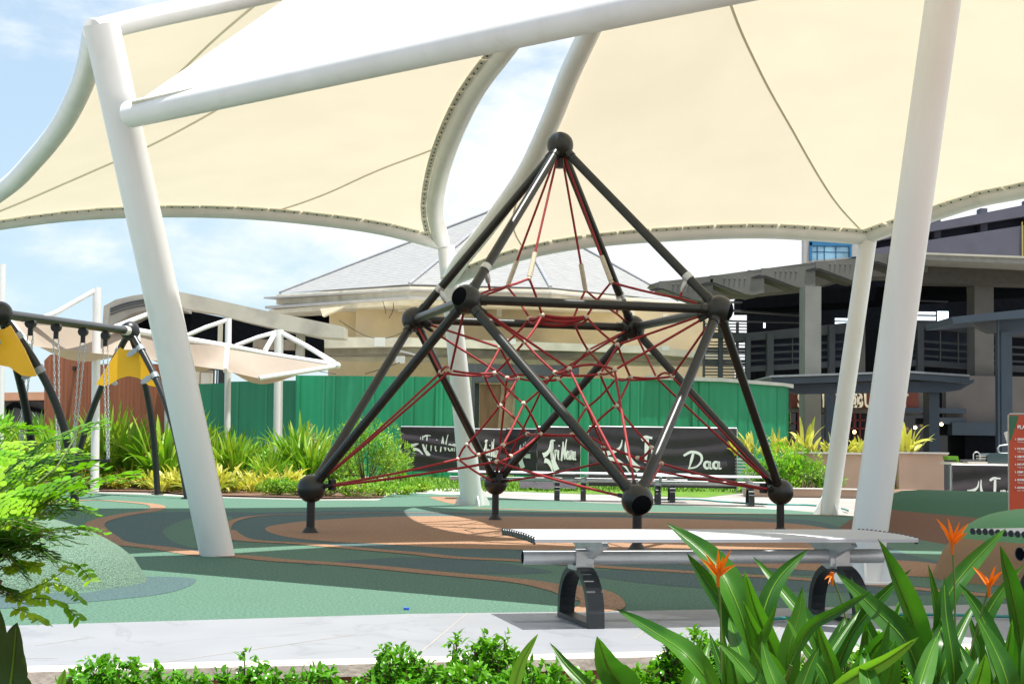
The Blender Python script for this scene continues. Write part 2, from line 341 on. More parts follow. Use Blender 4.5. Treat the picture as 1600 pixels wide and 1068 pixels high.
# lawn strip, white slab and path beyond
s = sheet([(605,766),(612,745),(640,737),(900,737),(1160,745),(1165,768),(1100,776),(900,770),(728,764)], -.006, 'lawn', grassm, False); struct(s)
mb = MB(); rnd = random.Random(3)
for i in range(5200):
    p = G(rnd.uniform(612,1160), rnd.uniform(741,768)); h = rnd.uniform(.03,.085); a = rnd.uniform(0,6.28); d = V((math.cos(a),math.sin(a),0))*.02
    mb.add([p-d, p+d, p+V((rnd.uniform(-.03,.03),rnd.uniform(-.03,.03),h))], [(0,1,2)])
tag(mb.build('grass', grassm), 'short bright green grass in front of the black banners', 'grass', kind='stuff')
s = sheet([(604,772),(612,762),(730,763),(733,772)], -.003, 'white_slab', concw, False); struct(s)
s = sheet([(240,768),(100,766),(-300,760),(-300,735),(200,738),(420,742),(590,746),(604,762),(598,777),(500,778),(380,775),(300,773)], .012, 'bed_soil', soilm, False); struct(s)
s = sheet([(1180,768),(1330,770),(1430,768),(1430,745),(1180,745)], -.003, 'far_bed_soil', soilm, False); struct(s)
# mounds
def mound(name, cx, cy, rx, ry, h, m, p1=2.0, rot=0, label=None, n=40, pw=.5):
    mb = MB(); P = []
    for i in range(15):
        r = i/14; row = []
        z = h*(max(0,1-r**p1))**pw
        for k in range(n+1):
            a = 2*math.pi*k/n; x = rx*r*math.cos(a); y = ry*r*math.sin(a)
            row.append(V((cx+x*math.cos(rot)-y*math.sin(rot), cy+x*math.sin(rot)+y*math.cos(rot), z-.01)))
        P.append(row)
    mb.grid(P); o = mb.build(name, m)
    o['kind'] = 'structure'
    return o
def two_tone(name, ca, cb, zc):
    m = mat(name, ca, .92, var=.25, scale=200, det=2, bump=.6, bscale=220)
    t = m.node_tree; b = t.nodes['Principled BSDF']; src = b.inputs['Base Color'].links[0].from_socket
    c = N(t, 'ShaderNodeTexCoord'); s_ = N(t, 'ShaderNodeSeparateXYZ'); t.links.new(c.outputs['Object'], s_.inputs[0])
    sn = N(t, 'ShaderNodeMath', operation='MULTIPLY_ADD'); t.links.new(s_.outputs['X'], sn.inputs[0]); sn.inputs[1].default_value = -.02; sn.inputs[2].default_value = zc
    lt = N(t, 'ShaderNodeMath', operation='LESS_THAN'); t.links.new(s_.outputs['Z'], lt.inputs[0]); t.links.new(sn.outputs[0], lt.inputs[1])
    mxx = N(t, 'ShaderNodeMix', data_type='RGBA'); t.links.new(lt.outputs[0], mxx.inputs['Factor']); t.links.new(src, mxx.inputs['A']); mxx.inputs['B'].default_value = (*cb, 1)
    t.links.new(mxx.outputs['Result'], b.inputs['Base Color']); return m
mound('play_mound', -3.62, 9.75, 1.30, 1.05, .47, mat('rubber_mound_green', (.115,.195,.14), .9, var=.5, scale=110, det=2, bump=.8, bscale=120), p1=2.2, pw=.62)
bigm = two_tone('rubber_mound_dark', (.022,.10,.052), (.15,.075,.045), .325)
mb = MB(); P = []                       # long raised mound on the right
prof = [(0,0),(.08,.10),(.22,.32),(.36,.50),(.52,.58),(.70,.585),(.86,.5),(.96,.25),(1,0)]
fr = [G(1300,827), G(1340,830), G(1380,834), G(1430,842), G(1490,853), G(1560,866), G(1800,880), G(2300,890)]
bk = [G(1345,806), G(1400,800), G(1480,800), G(1560,800), G(1700,800), G(2000,802), G(2500,805)]
fr = resample(spline(fr,8), 30); bk = resample(spline(bk,8), 30)
for i in range(30):
    k = min(1, i/5); k = math.sin(k*math.pi/2); row = []
    for u, z in prof: p = fr[i].lerp(bk[i], u*.55); row.append(V((p.x, p.y, z*k*.76-.01)))
    P.append(row[::-1])
mb.grid([[P[i][j] for j in range(9)] for i in range(30)]); o = mb.build('play_mound', bigm); struct(o)
sm2 = two_tone('rubber_mound_light', (.12,.30,.15), (.33,.20,.115), .36)
mound('play_mound', 4.22, 11.0, 1.15, .85, .52, sm2, p1=4.6, pw=.8)

# ================================================================== TENSILE CANOPIES
def coons(c0, c1, d0, d1, nu, nv):      # c0,c1 along u (v=0,1), d0,d1 along v (u=0,1)
    c0 = resample(c0, nu); c1 = resample(c1, nu); d0 = resample(d0, nv); d1 = resample(d1, nv); P = []
    for i in range(nu):
        u = i/(nu-1); row = []
        for j in range(nv):
            v = j/(nv-1)
            row.append(c0[i]*(1-v)+c1[i]*v + d0[j]*(1-u)+d1[j]*u - (c0[0]*(1-u)*(1-v)+c0[-1]*u*(1-v)+c1[0]*(1-u)*v+c1[-1]*u*v))
        P.append(row)
    return P
def pa(l): return spline([at(*p) for p in l], 10)
def seam(P, path, parent, wd=.011, off=-.012):   # path of (u,v) on the grid
    nu = len(P)-1; nv = len(P[0])-1
    def ev(u, v):
        a = min(max(u,0),.9999)*nu; b = min(max(v,0),.9999)*nv; i = int(a); j = int(b); a -= i; b -= j
        return P[i][j]*(1-a)*(1-b)+P[i+1][j]*a*(1-b)+P[i][j+1]*(1-a)*b+P[i+1][j+1]*a*b
    pts = []
    for k in range(41):
        t = k/40*(len(path)-1); i = min(int(t), len(path)-2); f = t-i
        pts.append(ev(path[i][0]*(1-f)+path[i+1][0]*f, path[i][1]*(1-f)+path[i+1][1]*f))
    rows = []
    for i, p in enumerate(pts):
        t = (pts[min(i+1,40)]-pts[max(i-1,0)]).normalized(); sd = t.cross((p-V((0,0,H))).normalized()).normalized()
        q = p + (V((0,0,H))-p).normalized()*0 + V((0,0,off)); rows.append([q-sd*wd, q+sd*wd])
    MB().grid(rows).build('seam', membr_seam, parent)
def clamps(edge, inner, parent, r):     # plates with bolts between tube and fabric, on the underside
    pl = MB(); bo = pl; e = resample(edge, 400); q = resample(inner, 400)
    L = sum((a-b).length for a, b in zip(e, e[1:])); n = int(L/.42); bi = []
    for k in range(n):
        i0 = int((k+.03)/n*399); i1 = int((k+.97)/n*399)
        for i, tgt in ((i0,0),):
            a = e[i0]; b = e[i1]; t = (b-a).normalized(); inn = (q[(i0+i1)//2]-e[(i0+i1)//2]); inn = (inn-t*inn.dot(t)).normalized()
            nn = t.cross(inn).normalized(); nn = nn if nn.z < 0 else -nn
            c = (a+b)/2 + inn*(r+.045) + nn*.02
            pl.obox(c, t*((b-a).length/2), inn*.038, nn*.008)
            for f in (.17,.5,.83):
                p = a.lerp(b, f)+inn*(r+.045)+nn*.034; bi.append(len(pl.f)); bo.obox(p, t*.008, inn*.008, nn*.006)
    o = pl.build('clamp_strip', clampm, parent); o.data.materials.append(boltm)
    for i in bi:
        for k in range(6): o.data.polygons[i+k].material_index = 1
RT = .115
# --- back left canopy
lowL = (-190,385,18.4)
M1_far = pa([lowL,(-100,364,18.3),(0,345,18.5),(120,331,18.9),(250,326,19.3),(380,329,19.7),(500,340,20.2),(600,355,20.7),(690,378,21.2)])
M1_right = pa([(690,378,21.2),(680,330,20.2),(686,280,19.2),(706,215,17.6),(742,140,16.2),(795,68,15.1),(865,-30,14.4),(960,-150,14)])
M1_near = pa([(150,48,11.2),(230,28,11.5),(430,-14,12.3),(620,-62,13.1),(800,-108,13.6),(960,-150,14)])
M1_left = pa([lowL,(-90,356,17.6),(5,296,16.2),(50,253,15.2),(95,197,14.2),(125,140,13.3),(140,95,12.4),(150,48,11.2)])
c1 = thing('tension_canopy', 'cream fabric canopy behind the left leaning mast, ridge tube above, curved white edge tubes', 'canopy', at(690,378,21.2), 'tensile fabric canopies over the playground')
P1 = coons(M1_far, M1_near, M1_left, M1_right, 40, 34)
# sag towards the middle
MB().grid(P1).build('membrane', membr, c1)
for e in (M1_far, M1_left, M1_right):
    r_ = RT if e is not M1_left else .10
    MB().tube(resample(e, 70), r_, 16).build('edge_tube', white, c1)
MB().tube(resample(M1_near, 40), .088, 16).build('ridge_tube', white, c1)
nu, nv = 40, 34
clamps(M1_far, [P1[i][2] for i in range(nu)], c1, RT)
clamps(M1_right, [P1[nu-3][j] for j in range(nv)], c1, RT)
seam(P1, [(.02,.04),(.25,.38),(.5,.75),(.62,.99)], c1)
seam(P1, [(.66,.01),(.985,.42)], c1)
seam(P1, [(.18,.62),(.3,.98)], c1)
# --- front canopy above the ridge beam
BEAM = [at(203,179,10.9), at(640,84,9.45), at(1100,-14,8.25), at(1500,-95,7.3)]
M0_back = pa([(205,166,10.75),(262,126,11.0),(330,80,11.3),(440,3,11.75),(560,-85,12.3),(700,-190,12.9),(860,-290,13.25)]) + [V((2.0,13.05,7.2)), V((4.2,12.9,6.6)), V((6.5,12.7,5.6))]
M0_front = [p+V((0,.02,.09)) for p in resample(spline([at(205,178,10.72)]+BEAM[1:3],12), 20)] + [V((1.9,7.75,3.75)), V((2.9,7.0,3.95)), V((5.2,5.2,4.1))]
c0 = thing('tension_canopy', 'front canopy showing its sunlit white top above the thick diagonal ridge beam', 'canopy', BEAM[0], 'tensile fabric canopies over the playground')
A0 = M0_front[0]
P0 = coons(M0_front, M0_back, [M0_front[0], (M0_front[0]+M0_back[0])/2, M0_back[0]], [M0_front[-1], V((6.2,9,5.0)), M0_back[-1]], 44, 24)
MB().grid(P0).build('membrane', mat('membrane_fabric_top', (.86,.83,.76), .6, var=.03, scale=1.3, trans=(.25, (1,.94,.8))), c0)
MB().tube(resample(spline(BEAM, 8), 30), [.098+.012*i/29 for i in range(30)], 20).build('ridge_beam', white, c0)
seam(P0, [(.30,.02),(.34,.5),(.36,.98)], c0, .008)
MB().tube(resample(M0_front[:20], 30), .012, 6).build('edge_cable', clampm, c0)
# --- right canopy
K1, K2 = (703,436,21.2), (1355,368,20.6)
M2_left = pa([K1,(722,405,20.5),(752,368,19.6),(786,322,18.7),(824,266,17.8),(860,190,16.8),(890,115,16),(925,40,15.3),(975,-70,14.6),(1030,-178,14)])
M2_far = pa([K1,(790,401,20.6),(900,377,20.3),(1050,364,20.3),(1200,360,20.4),(1355,370,20.6)])
M2_far2 = pa([K2,(1400,352,20.2),(1460,332,19.8),(1530,310,19.3),(1600,296,18.7),(1700,272,18.0),(1850,240,17)])
M2_seam = pa([K2,(1312,322,19.9),(1280,275,19.2),(1240,205,18.2),(1190,115,17),(1140,0,15.6),(1092,-190,13.9)])
M2_n1 = pa([(1030,-178,14),(1092,-190,13.9)]); M2_n2 = pa([(1092,-190,13.9),(1250,-205,13.6),(1500,-195,13.4),(1900,-150,13.4)])
M2_r = pa([(1850,240,17),(1900,60,15),(1900,-150,13.4)])
c2 = thing('tension_canopy', 'large cream canopy filling the upper right behind the right leaning mast', 'canopy', at(*K2), 'tensile fabric canopies over the playground')
P2 = coons(M2_far, M2_n1, M2_left, M2_seam, 40, 34); MB().grid(P2).build('membrane', membr, c2)
P3 = coons(M2_far2, M2_n2, M2_seam, M2_r, 30, 34); MB().grid(P3).build('membrane', membr, c2)
for e in (M2_left, M2_far, M2_far2): MB().tube(resample(e, 70), RT, 16).build('edge_tube', white, c2)
MB().tube(resample(M2_n1+M2_n2[1:], 40), .1, 12).build('ridge_tube', white, c2)
clamps(M2_far, [P2[i][2] for i in range(40)], c2, RT)
clamps(M2_far2, [P3[i][2] for i in range(30)], c2, RT)
rows = []
for k, p in enumerate(resample(M2_seam, 60)): rows.append([p+V((-.017,0,-.015)), p+V((.017,0,-.015))])
MB().grid(rows).build('seam', membr_seam, c2)
seam(P3, [(1.0,.28),(.80,.60),(.62,.99)], c2, .017)
seam(P2, [(.22,.0),(.10,.25),(.02,.42)], c2)
# --- masts
def mast(a, b, r0, r1, label, gus=True, basepl=True, n=28):
    t = thing('leaning_mast', label, 'mast', b, 'white steel masts carrying the canopies')
    MB().tube([b-V((0,0,.05)), b.lerp(a,.5), a], [r1,(r0+r1)/2,r0], n).build('pole', white, t)
    if gus:
        g = MB()
        for k in range(6):
            an = k*math.pi/3+.4; d = V((math.cos(an), math.sin(an), 0)); sd = V((-d.y, d.x, 0))*.008; c = b+(a-b)*.0
            g.prism([b+d*(r1*.9)-sd+V((0,0,.0)), b+d*(r1+.13)-sd, b+d*(r1+.12)-sd+V((0,0,.06)), b+d*(r1*.9)-sd+V((0,0,.26))], sd*2)
        g.build('gusset', white, t)
        MB().tube([b-V((0,0,.02)), b+V((0,0,.015))], r1+.15, 32).build('base_plate', white, t)
    return t
mast(at(158,37,10.9), G(342,867), .131, .134, 'thick mast leaning left in the foreground, its open top at the upper left', gus=False)
mast(at(1486,-90,9.9), G(1347,908), .118, .124, 'thick mast leaning right in front of the big canopy, beside the steel bench')
def flared(a, b, rb_, label):
    t = thing('leaning_mast', label, 'mast', b, 'white steel masts carrying the canopies')
    MB().tube([b-V((0,0,.05)), b.lerp(a,.45), a], [rb_,(rb_+.12)/2,.12], 20).build('pole', white, t)
    g = MB()
    for k in range(4):
        an = k*math.pi/2+.4; d = V((math.cos(an), math.sin(an), 0)); sd = V((-d.y, d.x, 0))*.01
        g.prism([b+d*(rb_-.03)-sd, b+d*(rb_+.11)-sd, b+d*(rb_+.10)-sd+V((0,0,.05)), b+d*(rb_-.03)-sd+V((0,0,.26))], sd*2)
    g.build('gusset', white, t)
flared(at(697,385,21.2), G(738,789), .165, 'far slender mast under the corner where the two cream canopies meet')
flared(at(1356,375,20.6), G(1294,803), .125, 'far slender mast left of the thick right mast, carrying the right canopy corner')
# ================================================================== CLIMBING NET
S = 3.6
C0 = V((.1326*S, 4.4008*S, 0)); ZB = H-.1346*S; YAW = -1.3136
def fp(k, r, z, da=0.):
    a = YAW + k*math.pi/2 + da; return V((C0.x+r*S*math.cos(a), C0.y+r*S*math.sin(a), ZB+z*S))
LOW = {3:fp(0,.7071,0), 4:fp(1,.7071,0), 2:fp(2,.7071,0), 1:fp(3,.7071,0)}
AZ = {'D':.5,'C':1.5,'B':2.5,'A':3.5}
UPB = {k:fp(a,.504,.5094) for k,a in AZ.items()}; APX = fp(0,0,1.0096)
BR = .0392*S
cf = thing('climbing_pyramid', 'tall graphite tube pyramid with red rope net in the middle of the playground', 'climbing frame', (C0.x, C0.y, 0))
def jball(p, holes=()):
    b = MB().ball(p, BR, 36, 22).build('joint_ball', graph, cf)
    for q in holes:
        d = (q-p).normalized(); c = MB()
        u = d.cross(V((0,0,1))).normalized(); v = d.cross(u)
        ring = []
        for r, h in ((.64,.74),(.635,.80),(.60,.815),(.45,.91),(.25,.985),(0.01,1.018)):
            ring.append([p + (u*math.cos(2*math.pi*k/24)+v*math.sin(2*math.pi*k/24))*r*BR + d*h*BR for k in range(25)])
        c.grid(ring); c.build('ball_plug', darkin, b)
    return b
CAMP = V((0,0,H))
jball(APX); jball(UPB['A'], [UPB['A']+V((-.75,-.9,.25))]); jball(UPB['B']); jball(UPB['C']); jball(UPB['D'], [UPB['D']+V((1,-.25,-.25))])
for k in (1,2,3,4): jball(LOW[k], [LOW[3]+V((.30,-1,-.38))] if k == 3 else ())
def bar(a, b, r=.046, m=graph):
    d = (b-a).normalized(); a2 = a+d*BR*.8; b2 = b-d*BR*.8
    o = MB().tube([a2, b2], r, 20).build('bar', m, cf)
    MB().tube([a+d*BR*.9, a+d*(BR+.055)], r+.007, 20).build('bar_collar', graph, o); MB().tube([b-d*(BR+.055), b-d*BR*.9], r+.007, 20).build('bar_collar', graph, o)
for k in 'ABCD': bar(APX, UPB[k])
for a, b in ('AB','BC','CD','DA'): bar(UPB[a], UPB[b])
for k, l in (('A',1),('A',3),('B',1),('B',2),('C',2),('C',4),('D',3),('D',4)): bar(UPB[k], LOW[l])
for k in (1,2,3,4):
    p = LOW[k]; g = V((p.x,p.y,0)); o = MB().tube([g, V((p.x,p.y,p.z-BR*.8))], .042, 20).build('post', graph_b, cf)
    MB().tube([g+V((0,0,.003)), g+V((0,0,.012)), g+V((0,0,.06))], [.085,.082,.045], 20).build('post_foot', graph_b, o)
CL = dict(U=(.173,.598), T=(.385,.545), P=(.094,.501), M=(.195,.418), N=(.192,.245), Q=(.096,.162), W=(.304,.128), V=(.335,.084), X=(.262,.098))
ND = {c+k: fp(a, *CL[c]) for c in CL for k, a in AZ.items()}
for k in (0,1,2,3):
    for sg, nm in ((1,'+'),(-1,'-')):
        ND['O%d%s'%(k,nm)] = fp(k, .338, .336, sg*.192); ND['I%d%s'%(k,nm)] = fp(k, .213, .331, sg*.309)
def rope(a, b, bend=0., r=.0125, sagv=None, parent=cf):
    a = ND[a] if isinstance(a, str) else a; b = ND[b] if isinstance(b, str) else b
    L = (b-a).length; pts = [a]
    for t in (.12,.3,.5,.7,.88): pts.append(a.lerp(b, t) + (sagv or V((0,0,-1)))*(bend*L*4*t*(1-t)))
    pts.append(b); return MB().tube(pts, r, 8).build('rope', ropem, parent)
def toball(n, p, bend=0.):
    n = ND[n]; d = (n-p).normalized(); s_ = p+d*BR*.95
    o = rope(n, s_, bend); MB().tube([s_, s_+d*.10], .02, 10).build('rope_socket', graph_b, o)
UPK = {'D':(0,'+',1,'-'), 'C':(1,'+',2,'-'), 'B':(2,'+',3,'-'), 'A':(3,'+',0,'-')}
LK = {0:3, 1:4, 2:2, 3:1}
for k in 'ABCD':
    u = ND['U'+k]; d = (u-APX).normalized(); o = rope(APX+d*BR, u)
    MB().tube([u-d*.30, u-d*.02], .026, 12).build('rope_sleeve', conn, o)
    rope('U'+k, 'P'+k, -.04); rope('U'+k, 'T'+k, .015)
    toball('T'+k, UPB[k]); rope('P'+k, 'M'+k, .05); toball('M'+k, UPB[k])
    i0, s0, i1, s1 = UPK[k]
    rope('M'+k, 'I%d%s'%(i0,s0), .03); rope('M'+k, 'I%d%s'%(i1,s1), .03)
    rope('I%d%s'%(i0,s0), 'N'+k, .05); rope('I%d%s'%(i1,s1), 'N'+k, .05)
    toball('O%d%s'%(i0,s0), UPB[k]); toball('O%d%s'%(i1,s1), UPB[k])
    rope('N'+k, 'Q'+k, -.05); rope('N'+k, 'W'+k, .02)
    rope('W'+k, 'V'+k, -.14); rope('W'+k, 'X'+k, .16); rope('V'+k, 'X'+k, .05); rope('X'+k, 'Q'+k, .03)
    toball('V'+k, LOW[LK[i0]], .01); toball('V'+k, LOW[LK[i1]], .01)
    # clip on the bar above each upper ball, with a short loop to the net
    q = APX.lerp(UPB[k], .815); inward = (V((C0.x, C0.y, q.z))-q).normalized(); t = ND['T'+k]
    cl = MB(); dd = (UPB[k]-APX).normalized(); cl.tube([q-dd*.035, q+dd*.035], .052, 16)
    e = q + (t-q).normalized()*.16
    cl.tube([q, q.lerp(e,.45), q.lerp(e,.8), e], [.03,.05,.042,.02], 12, flat=.6); cl.build('bar_clip', galv, cf)
    rope(e, 'T'+k, .12)
for i in range(4):
    l = LOW[LK[i]]
    toball('O%d+'%i, l, .01); toball('O%d-'%i, l, .01)
    rope('O%d+'%i, 'O%d-'%i, -.10); rope('O%d+'%i, 'I%d+'%i, .04); rope('O%d-'%i, 'I%d-'%i, .04); rope('I%d+'%i, 'I%d-'%i, .06)
for a, b in ('AB','BC','CD','DA'):
    rope('P'+a, 'P'+b, .04, .016); rope('Q'+a, 'Q'+b, .03)
hub = [fp(k*.5+.25, .045, .497) for k in range(8)]
for k in range(8): rope(hub[k], hub[(k+1)%8], 0, .018)
for k, a in AZ.items():
    rope('P'+k, fp(a, .045, .497), 0, .016)
for k in 'ABCD': rope(ND['P'+k], ND['P'+{'A':'B','B':'C','C':'D','D':'A'}[k]]+V((0,0,-.03)), .10, .016)
for n, p in ND.items():
    if n[0] in 'T': continue
    rr = .03 if n[0] in 'OIMNP' else .027
    MB().ball(p, rr, 12, 8, (1,1,.85)).build('rope_connector', conn, cf)
for p in (APX-V((0,0,BR+.06)), LOW[1]+V((BR+.06,.05,.03)), LOW[4]+V((-BR-.05,-.03,.03)), LOW[2]+V((.04,-BR*.9,.06))):
    MB().tube([p-V((0,0,.045)), p+V((0,0,.06))], .042, 12).build('anchor_block', graph_b, cf)
for k, n in (('C','b'),('B','b'),('D','b'),('A','b')):
    p = UPB[k]; d = (V((C0.x,C0.y,p.z-.5))-p).normalized(); MB().tube([p+d*BR*.8, p+d*(BR+.08)], .04, 12).build('anchor_block', graph_b, cf)
# ================================================================== SWING SET
sw = thing('swing_set', 'graphite arch swing set with two yellow panels and chains by the planted bed', 'swing set', G(245,772))
TR = at(203,517,24.0); TL = at(0,490,18.6)
o = MB(); ax = (TR-TL).normalized(); o.tube([TL, TR], .062, 20).build('top_bar', graph, sw)
clampg = mat('cast_clamp', (.30,.34,.38), .4, .3)
def arch_leg(top, foot, bulge, r=.052, m=graph):
    side = V((foot.x-top.x, foot.y-top.y, 0)).normalized()
    pts = []
    for i in range(19):
        t = i/18; p = top.lerp(foot, t) + side*bulge*math.sin(math.pi*t**.9); pts.append(p)
    pts[0] = top; MB().tube(pts, r, 16).build('leg', m, sw)
    MB().tube([foot+V((0,0,0)), foot+V((0,0,.02))], .1, 16).build('foot_plate', graph_b, sw)
    return pts
def end_frame(T, fl, fr_, f3, br, px):
    MB().ball(T, br, 28, 18).build('joint_ball', graph, sw)
    L = arch_leg(T, fl, .26); Rr = arch_leg(T, fr_, .26); arch_leg(T, f3, .18)
    # yellow panel between the legs
    Y = T.y-.06
    pts = [at(x, y, Y) for x, y in px]
    MB().prism(pts, (0,.03,0)).build('yellow_panel', yellow, sw)
    for arr, sx_ in ((L,1),(Rr,-1)):
        for idx in (2,5):
            p = arr[idx]; c = MB(); d = (arr[idx+1]-arr[idx-1]).normalized(); c.tube([p-d*.045, p+d*.045], .066, 14)
            q = p+V((sx_*.12,-.03,-.06)); ua = V((sx_*.8,0,-.6)); ub = V((.6,0,sx_*.8)); c.prism([q+ua*.10*math.cos(k*math.pi/8)+ub*.045*math.sin(k*math.pi/8) for k in range(16)], (0,-.03,0)); c.build('panel_clamp', clampg, sw)
fR = [G(108,768), G(293,779), G(246,772)]
end_frame(TR, fR[0], fR[1], fR[2], .155, [(187,542),(193,546),(207,546),(217,540),(238,570),(252,601),(244,604),(233,602),(216,590),(200,587),(186,591),(172,600),(163,603),(150,600),(166,574)])
T2 = TL; k2 = 203
end_frame(TL, G(-118,803), G(118,797), G(60,792), .155, [(-16,510),(-8,514),(6,514),(16,508),(38,545),(57,587),(47,588),(33,586),(14,573),(-2,570),(-20,574),(-38,586),(-50,588),(-58,584),(-40,548)])
MB().tube([TR-ax*.34, TR-ax*.12], .072, 18).build('bar_collar', clampm, sw)
def chain(p, q, parent):
    n = int((q-p).length/.052); mb = MB()
    for i in range(n):
        c = p.lerp(q, (i+.5)/n); L = .036
        s_ = V((.011,0,0)) if i % 2 else V((0,.011,0))
        pts = [c+V((0,0,L))*math.cos(a)*.8+s_*math.sin(a) for a in [k*math.pi/3 for k in range(7)]]
        mb.tube(pts, .0068, 5, False)
    return mb.build('chain', galv, parent)
hp = [(48,505,45,693),(88,511,78,716),(130,518,128,716),(165,524,161,716)]
pos = []
for i, (tx, ty, bx, by) in enumerate(hp):
    f = (tx-0)/203.0; Yd = 1/((1-f)/TL.y + f/TR.y); top = at(tx, ty, Yd); pos.append(top)
    hb = MB(); hb.obox(top-V((0,0,.11)), V((.03,0,0)), V((0,.02,0)), V((0,0,.05))); hb.tube([top-ax*.04, top+ax*.04], .068, 14); hb.build('swing_hanger', graph_b, sw)
sd = V((ax.x, ax.y, 0)).normalized()
for a, b, lab in ((0,1,'nearer'),(2,3,'farther')):
    A_, B_ = pos[a], pos[b]; mid = (A_+B_)/2; half = .27; zc = .56
    st = thing('chain_swing', 'black flat swing seat on two chain pairs, %s of the two' % ('leftmost' if a == 0 else 'rightmost'), 'swing', (mid.x, mid.y, zc), 'flat swing seats on chains')
    pts = [V((mid.x,mid.y,zc))+sd*x+V((-sd.y,sd.x,0))*y for x, y in ((-.3,-.06),(-.26,-.085),(.26,-.085),(.3,-.06),(.3,.06),(.26,.085),(-.26,.085),(-.3,.06))]
    pts = [V((mid.x,mid.y,zc))+V((1,0,0))*x+V((0,1,0))*y for x, y in ((-.3,-.06),(-.26,-.085),(.26,-.085),(.3,-.06),(.3,.06),(.26,.085),(-.26,.085),(-.3,.06))]
    MB().prism(pts, (0,0,.035)).build('seat', graph_b, st)
    for T_, s_ in ((A_,-1),(B_,1)):
        for off in (-.045,.045):
            bt = V((mid.x+s_*.26, mid.y+off, zc+.035)); chain(T_-V((-off*.8,0,.16)), bt, st)
# ================================================================== BENCHES
def make_bench(label):
    t = thing('steel_bench', label, 'bench', (0,0,0), 'curved row of slatted metal benches')
    W, L, Z = .70, 2.09, .45; ns = 14
    mb = MB()
    for i in range(ns):
        u = -W/2 + (i+.5)*W/ns; x_ = u/(W/2); z = Z-.020*max(0,-x_-.35)**1.5-.012*max(0,x_-.6)
        h = W/ns/2-.004; prf = [(-h,-.011),(-h,.006),(-h*.6,.012),(0,.010),(h*.6,.012),(h,.006),(h,-.011)]
        a = [V((0,u+p,z+q)) for p, q in prf]; mb.prism(a, (L,0,0))
    for p in mb.v: pass
    mb.build('seat_slats', alum, t)
    for x in (-.002, L-.006):
        e = MB()
        for i in range(ns):
            u = -W/2 + (i+.5)*W/ns; x_ = u/(W/2); z = Z-.020*max(0,-x_-.35)**1.5-.012*max(0,x_-.6)
            e.tube([V((x,u,z-.002)), V((x+.008,u,z-.002))], .0195, 12)
        e.build('slat_end_caps', graph_b, t)
    MB().tube([V((.02,-.02,.335)), V((2.05,-.02,.335))], .038, 24, caps=False).build('support_tube', galv, t)
    for x in (.02, 2.05):
        MB().tube([V((x+(.004 if x < 1 else -.004),-.02,.335)), V((x+(.006 if x < 1 else -.006),-.02,.335))], .034, 20).build('tube_end', darkin, t)
    for x in (.36, 1.72):
        b = MB(); prf = [(-.30,.445),(-.33,.425),(-.20,.39),(-.07,.345),(-.07,.30),(-.03,.285),(.03,.30),(.05,.35),(.18,.40),(.30,.43),(.30,.445)]
        b.prism([V((x,y,z-.018)) for y, z in prf], (.03,0,0)); b.build('seat_bracket', galv, t)
    for x in (.335, 1.79):
        f = MB(); out = []; inn = []
        for i in range(21):
            a = math.pi*i/20; y = math.cos(a); z = math.sin(a)
            out.append(V((0,-.02-y*.29, max(.0, z**.75*.295)))); inn.append(V((0,-.02-y*.25, max(.026, z**.8*.262))))
        poly = out + inn[::-1]
        n = len(out)
        w_ = .042
        for i in range(n-1):
            f.prism([out[i]+V((x-w_,0,0)), out[i+1]+V((x-w_,0,0)), inn[i+1]+V((x-w_,0,0)), inn[i]+V((x-w_,0,0))], (2*w_,0,0))
        f.box(x-w_-.001, -.30, .001, x+w_+.001, .26, .026)
        lg = f.build('leg', dgrey, t)
        s_ = MB(); s_.tube([V((x-.035,-.02,.335)), V((x+.035,-.02,.335))], .048, 20); s_.box(x-.04,-.075,.275,x+.04,-.06,.365); s_.box(x-.05,-.09,.272,x+.05,.05,.296); s_.build('tube_saddle', galv, lg)
    return t
b0 = make_bench('slatted aluminium bench on arched dark legs in the foreground, in front of the climbing pyramid')
def place(b, p, ang): b.location = p; b.rotation_euler = (0,0,ang)
FL = G(836,843,.45); dirx = V((.971,.24,0)); cro = V((.24,-.971,0))
place(b0, V((FL.x-cro.x*.35, FL.y-cro.y*.35, .006)), math.atan2(.24,.971))
b1 = copy_tree(b0); b1['label'] = 'slatted bench cut off by the right frame edge, near the small mound'
p1 = G(1515,829,.45); a1 = R(27); c_ = V((math.sin(a1), -math.cos(a1), 0)); place(b1, V((p1.x+c_.x*.35, p1.y+c_.y*.35, .006)), a1)
b2 = copy_tree(b0); b2['label'] = 'far bench left of the pyramid front foot, in front of the black banners'
q = G(757,779); place(b2, V((q.x-.45, q.y, 0)), R(-1))
b3 = copy_tree(b0); b3['label'] = 'far bench behind the front foot and right foot of the pyramid'
q = G(1173,789); place(b3, V((q.x-1.8, q.y+.1, 0)), R(-3))
q = G(920,781); b4 = copy_tree(b0); b4['label'] = 'far bench in the gap between the two far benches, behind the net ropes'; place(b4, V((q.x-.43, q.y, 0)), R(-2))
b2.location.x -= .15
# ================================================================== BACKGROUND STRUCTURES
def pbox(mb, x0, y0, x1, y1, Y, d=.3):       # box whose front face spans the given region at depth Y
    c = at((x0+x1)/2, (y0+y1)/2, Y); k = Y/F
    return mb.obox(c+V((0,d/2,0)), V(((x1-x0)/2*k,0,0)), V((0,d/2,0)), V((0,0,(y1-y0)/2*k)))
def ppoly(mb, px, Y, d=.3): return mb.prism([at(x, y, Y) for x, y in px], (0,d,0))
def part(name, m, parent, *boxes):
    o = None
    for b in boxes:
        mb = MB()
        if len(b) == 2 or isinstance(b[0], (list,tuple)): ppoly(mb, b[0], b[1], b[2] if len(b) > 2 else .3)
        else: pbox(mb, *b)
        o = mb.build(name, m, parent)
    return o
